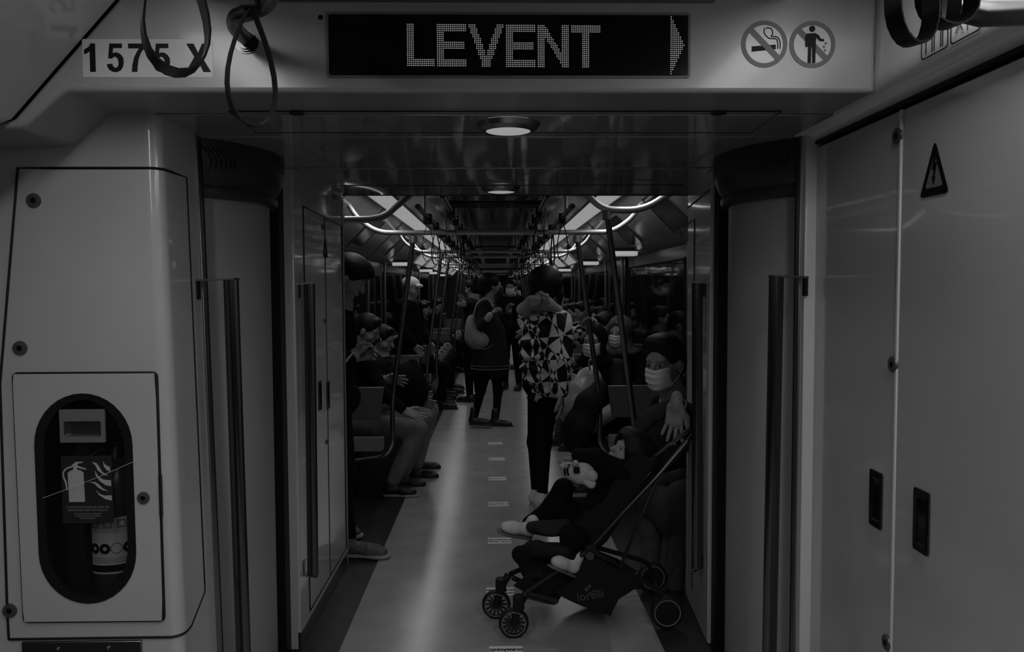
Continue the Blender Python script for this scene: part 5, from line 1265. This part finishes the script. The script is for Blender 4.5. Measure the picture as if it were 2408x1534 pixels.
wheel(wfn, .066, st); wheel(wff, .066, st); wheel(wrn, .074, st, False); wheel(wrf, .074, st, False)
def T(pts, r=.011, name='frame_tube', m_='stroller_tube', rr=.05): return MB().tube(rnd_path(pts, rr), r, 10).build(name, m_, st)
for w0, px, py, yd in ((wfn, 1238, 1395, 3.31), (wff, 1196, 1352, 3.50)):
    k_ = P(px, py, yd)
    T([w0 + V((.004, 0, .0)), w0 + V((.02, 0, .075)), k_], .017, 'wheel_fork', 'rubber', .03)
    T([w0 + V((.022, 0, .062)), w0 + V((.022, 0, .12))], .026, 'swivel_housing', 'rubber')
hubN, hubF = P(1388, 1292, 3.31), P(1375, 1280, 3.68)
T([P(1238, 1392, 3.31), P(1300, 1350, 3.31), hubN, P(1470, 1200, 3.32), P(1535, 1132, 3.34), P(1640, 1010, 3.40)], .012)
T([P(1200, 1350, 3.50), P(1270, 1320, 3.6), hubF, P(1460, 1195, 3.69), P(1520, 1130, 3.69), P(1625, 1010, 3.70)], .012)
T([hubN, wrn + V((-.02, .02, .08)), wrn], .012); T([hubF, wrf + V((-.02, -.02, .08)), wrf], .012)
T([P(1455, 1345, 3.31), P(1500, 1230, 3.33), P(1545, 1130, 3.35)], .007, 'brace_tube')
T([wrn + V((0, .02, .01)), wrf + V((0, -.02, .01))], .009, 'axle')
T([P(1235, 1400, 3.31), P(1300, 1418, 3.34), P(1312, 1412, 3.5), P(1204, 1358, 3.5)], .012, 'front_frame')
T([P(1242, 1395, 3.31), P(1310, 1412, 3.33)], .013, 'front_frame')
T([P(1640, 1010, 3.40), P(1632, 1002, 3.55), P(1625, 1010, 3.70)], .014, 'push_handle', 'rubber')
n5 = [(.021 * math.cos(a), .021 * math.sin(a)) for a in [PI / 2 + .2 + 2 * PI * k / 5 for k in range(5)]]
Plane2D(P(1387, 1308, 3.285), (1, 0, 0), (0, 0, 1)).poly([n5], 'joint_badge', 'logo_grey', st, 0, .006)
MB().lathe([(0, -.02), (.026, -.018), (.028, .01), (0, .012)], hubN, (0, 1, 0), 20).build('joint_hub', 'rubber', st)
def sheet(name, a, b, m_='stroller_fabric', th=.02, sag=0, bev=.006):
    """padded cloth between polyline a (near side) and b (far side)"""
    a = [V(p) for p in a]; b = [V(p) for p in b]; n = len(a); mb = MB(); rows = 7; vs = []
    for j in range(rows):
        q = j / (rows - 1)
        for i in range(n): vs.append(a[i].lerp(b[i], q) + V((0, 0, -sag * math.sin(q * PI))))
    mb.add(vs, [(j * n + i, j * n + i + 1, (j + 1) * n + i + 1, (j + 1) * n + i) for j in range(rows - 1) for i in range(n - 1)])
    o = mb.build(name, m_, st, smooth=60); md = o.modifiers.new('thick', 'SOLIDIFY'); md.thickness = th; md.offset = 0
    return o
def pl_(lst, d): return catmull([P(x, y, d) for x, y in lst], 4)
seatN = [(1330, 1262), (1400, 1282), (1440, 1240), (1490, 1150), (1545, 1075)]; seatF = [(1330, 1240), (1392, 1262), (1432, 1222), (1480, 1138), (1530, 1068)]
sheet('seat_fabric', pl_(seatN, 3.34), pl_(seatF, 3.66), th=.03)
b = Body(); b.chain([tuple(P(1250, 1240, 3.46)), tuple(P(1330, 1238, 3.42))], [.026, .034], .02); b.chain([tuple(P(1252, 1238, 3.56)), tuple(P(1330, 1236, 3.6))], [.026, .032], .02); b.ell(P(1292, 1238, 3.5), (.075, .13, .026), .03); organic('leg_rest', b, 'cloth_dark', st, .008)
b = Body(); b.chain([tuple(P(1222, 1305, 3.47)), tuple(P(1262, 1292, 3.34)), tuple(P(1330, 1300, 3.31))], [.030, .034, .028], .03); b.chain([tuple(P(1222, 1302, 3.47)), tuple(P(1250, 1290, 3.6)), tuple(P(1330, 1290, 3.64))], [.030, .03, .028], .03); b.ell(P(1270, 1340, 3.42), (.09, .10, .05), .05); organic('footrest_bag', b, 'stroller_fabric', st, .009)
# side cloth and shopping basket
def side(name, pts, d, m_='stroller_fabric', th=.008): MB().prism([P(x, y, d) for x, y in pts], (0, th, 0)).build(name, m_, st)
bask = [(1302, 1392), (1345, 1368), (1372, 1320), (1400, 1310), (1428, 1328), (1470, 1345), (1512, 1372), (1474, 1398), (1455, 1410), (1436, 1448), (1405, 1440), (1360, 1420)]
side('basket', bask, 3.30); side('basket', [(x - 14, y - 28) for x, y in bask], 3.64)
sheet('basket_floor', pl_([(1300, 1390), (1360, 1420), (1436, 1447)], 3.305), pl_([(1288, 1362), (1346, 1392), (1422, 1419)], 3.645), th=.008)
side('front_panel', [(1208, 1378), (1262, 1335), (1348, 1350), (1316, 1410), (1280, 1420), (1240, 1398)], 3.34)
side('seat_side', [(1335, 1255), (1395, 1290), (1440, 1245), (1500, 1150), (1540, 1090), (1500, 1060), (1455, 1110), (1420, 1180), (1370, 1215)], 3.335)
lp = Plane2D(P(1388, 1400, 3.2995), (1, 0, 0), (0, 0, 1))
lp.text('lorelli', .052, 0, -.002, 'logo_lettering', 'logo_grey', st, .0006, 1.0, 0, .0004, ang=math.radians(9))
k_ = 3.3 / F
for px, py, r in ((1386, 1379, 4.5), (1379, 1386, 5), (1388, 1395, 2.8), (1396, 1391, 3)):
    p = P(px, py, 3.2995); lp.poly([circ(r * k_, 16, p.x - lp.o.x, p.z - lp.o.z)], 'logo_dot', 'logo_grey', st, 0, .0006)
# folded canopy with a bag hanging on the handle
cn = [P(1480, 1078, 3.52), P(1510, 1022, 3.52), P(1555, 985, 3.52), P(1605, 975, 3.52), P(1640, 985, 3.52)]; cf = [p + V((.0, .18, .0)) for p in cn]
sheet('canopy', catmull(cn, 5), catmull(cf, 5), 'cloth_dark', .014, -.05)
side('canopy_side', [(1480, 1080), (1510, 1024), (1555, 987), (1605, 977), (1630, 985), (1620, 1060), (1575, 1095), (1530, 1110)], 3.515, 'cloth_dark')
for k in range(3): T([P(1500 + k * 30, 1100 - k * 20, 3.36), P(1560 + k * 25, 1060 - k * 25, 3.36), P(1640 + k * 10, 1000, 3.38)], .005, 'canopy_rib', 'stroller_tube')
# -- child in the stroller
kid = empty('person', P(1410, 1240, 3.5), 'small child in black clothes and white shoes lying in the stroller', 'person')
hc = P(1476, 1072, 3.48); f_ = (-.74, -.30, .60); upv = (.55, 0, .83)
b = Body(); at, A_ = head_prims(b, hc, f_, upv, .80)
b.chain([tuple(P(1480, 1100, 3.5)), tuple(P(1450, 1150, 3.5)), tuple(P(1405, 1232, 3.5))], [.045, .075, .075], .04)
wl = P(1356, 1078, 3.42)
b.chain([tuple(P(1462, 1115, 3.40)), tuple(P(1400, 1085, 3.36)), tuple(wl)], [.032, .026, .018], .02)
hand_prims(b, wl, (-.8, -.1, -.4), (0, -.8, .5), .5, .1, .58)
b.chain([tuple(P(1400, 1225, 3.56)), tuple(P(1302, 1196, 3.54)), tuple(P(1238, 1240, 3.53))], [.05, .036, .026], .02); b.chain([tuple(P(1400, 1240, 3.42)), tuple(P(1348, 1262, 3.36)), tuple(P(1338, 1318, 3.33))], [.05, .036, .026], .02)
organic('body', b, 'skin', kid, .006)
b = Body(); b.ell(P(1450, 1140, 3.5), (.09, .12, .11), .05); b.ell(P(1415, 1200, 3.5), (.09, .12, .10), .05); b.cap(P(1475, 1105, 3.42), P(1475, 1105, 3.6), .05, .05, .04)
b.chain([tuple(P(1465, 1112, 3.38)), tuple(P(1400, 1080, 3.36)), tuple(P(1362, 1072, 3.40))], [.052, .044, .036], .03); b.chain([tuple(P(1460, 1120, 3.6)), tuple(P(1410, 1110, 3.62)), tuple(P(1372, 1105, 3.52))], [.05, .042, .034], .03)
organic('jacket', b, 'cloth_black', kid, .008)
b = Body(); b.ell(P(1395, 1225, 3.5), (.09, .12, .08), .05); b.chain([tuple(P(1395, 1205, 3.54)), tuple(P(1305, 1200, 3.54)), tuple(P(1248, 1232, 3.53))], [.072, .058, .040], .03); b.chain([tuple(P(1395, 1240, 3.42)), tuple(P(1348, 1262, 3.36)), tuple(P(1340, 1306, 3.33))], [.068, .055, .040], .03)
b.chain([tuple(P(1325, 1150, 3.5)), tuple(P(1310, 1185, 3.52))], [.05, .055], .03)
organic('trousers', b, 'cloth_black', kid, .008)
def kid_shoe(heel, toe, up_):
    d = (toe - heel); L = d.length; d.normalize(); u = V(up_); u = (u - d * u.dot(d)).normalized(); r = d.cross(u); A2 = [tuple(r), tuple(d), tuple(u)]; q = lambda x, y, z: heel + r * x + d * y + u * z
    b = Body(); b.cap(q(0, .025, .03), q(0, L * .7, .026), .027, .026, .02); b.cap(q(0, L * .6, .024), q(0, L - .028, .02), .03, .024, .02, (tuple(u), 1.2)); b.cap(q(0, .025, .035), q(0, .024, .075), .029, .031, .02)
    s_ = organic('shoe', b, 'shoe_white', kid, .005)
    pts = [(-.8, .05), (-.9, .35), (-1.05, .75), (-.6, .98), (0, 1.03), (.6, .98), (1.05, .75), (.9, .35), (.8, .05), (0, -.03)]
    mb = MB(); mb.prism([q(x * .031, y * L, 0) for x, y, _ in [tuple(p) for p in catmull([(x, y, 0) for x, y in pts], 4, True)]], u * -.010); mb.build('sole', 'print_grey', s_, bevel=.003)
    for k in range(2): MB().tube([q(-.026, L * (.40 + .2 * k), .035), q(-.014, L * (.43 + .2 * k), .055 - .008 * k), q(.014, L * (.43 + .2 * k), .055 - .008 * k), q(.026, L * (.40 + .2 * k), .035)], 1, 4, flat=(.010, .003)).build('strap', 'sticker', s_)
kid_shoe(P(1250, 1262, 3.52), P(1172, 1246, 3.47), (.15, -.25, 1)); kid_shoe(P(1350, 1352, 3.32), P(1292, 1328, 3.26), (-.35, -.2, 1))
def hairK(b, at, A_): b.ell(at(0, -.02, .05), (.10, .11, .09), .03, A_); b.ell(at(0, .05, .10), (.07, .05, .04), .03, A_)
hair_cap(kid, hc, f_, 'hair', upv, .80, hairK, 1.05, .006); eyes(at, .8, kid)
# -- plush toy in the child's lap
ty = empty('plush_toy', P(1362, 1145, 3.36), 'pale plush toy with a dark patch on the child\'s lap', 'toy')
mat('plush', .40, .95, 0, .1, noise=.1, scale=20, bump=.5, bscale=120)
b = Body(); b.ell(P(1368, 1114, 3.32), (.058, .045, .048), .02); b.ell(P(1337, 1106, 3.34), (.034, .036, .036), .02); organic('torso', b, 'plush', ty, .006)
for a_, c_, r1, r2 in (((1380, 1122), (1392, 1120), .026, .026), ((1378, 1128), (1390, 1138), .024, .022), ((1330, 1095), (1322, 1096), .014, .012), ((1352, 1093), (1354, 1088), .016, .012)):
    b = Body(); b.cap(P(*a_, 3.29), P(*c_, 3.27), r1, r2); organic('limb', b, 'plush', ty, .006)
Plane2D(P(1356, 1106, 3.268), (.98, -.2, .05), (0, 0, 1)).poly([rrect(.027, .027, .003)], 'patch', 'print_black', ty, 0, .003)
for k in range(2): MB().tube(catmull([P(1330 + 7 * k, 1118, 3.296), P(1327 + 7 * k, 1106, 3.290), P(1332 + 7 * k, 1092, 3.305)], 4), .004, 6).build('stripe', 'print_black', ty)
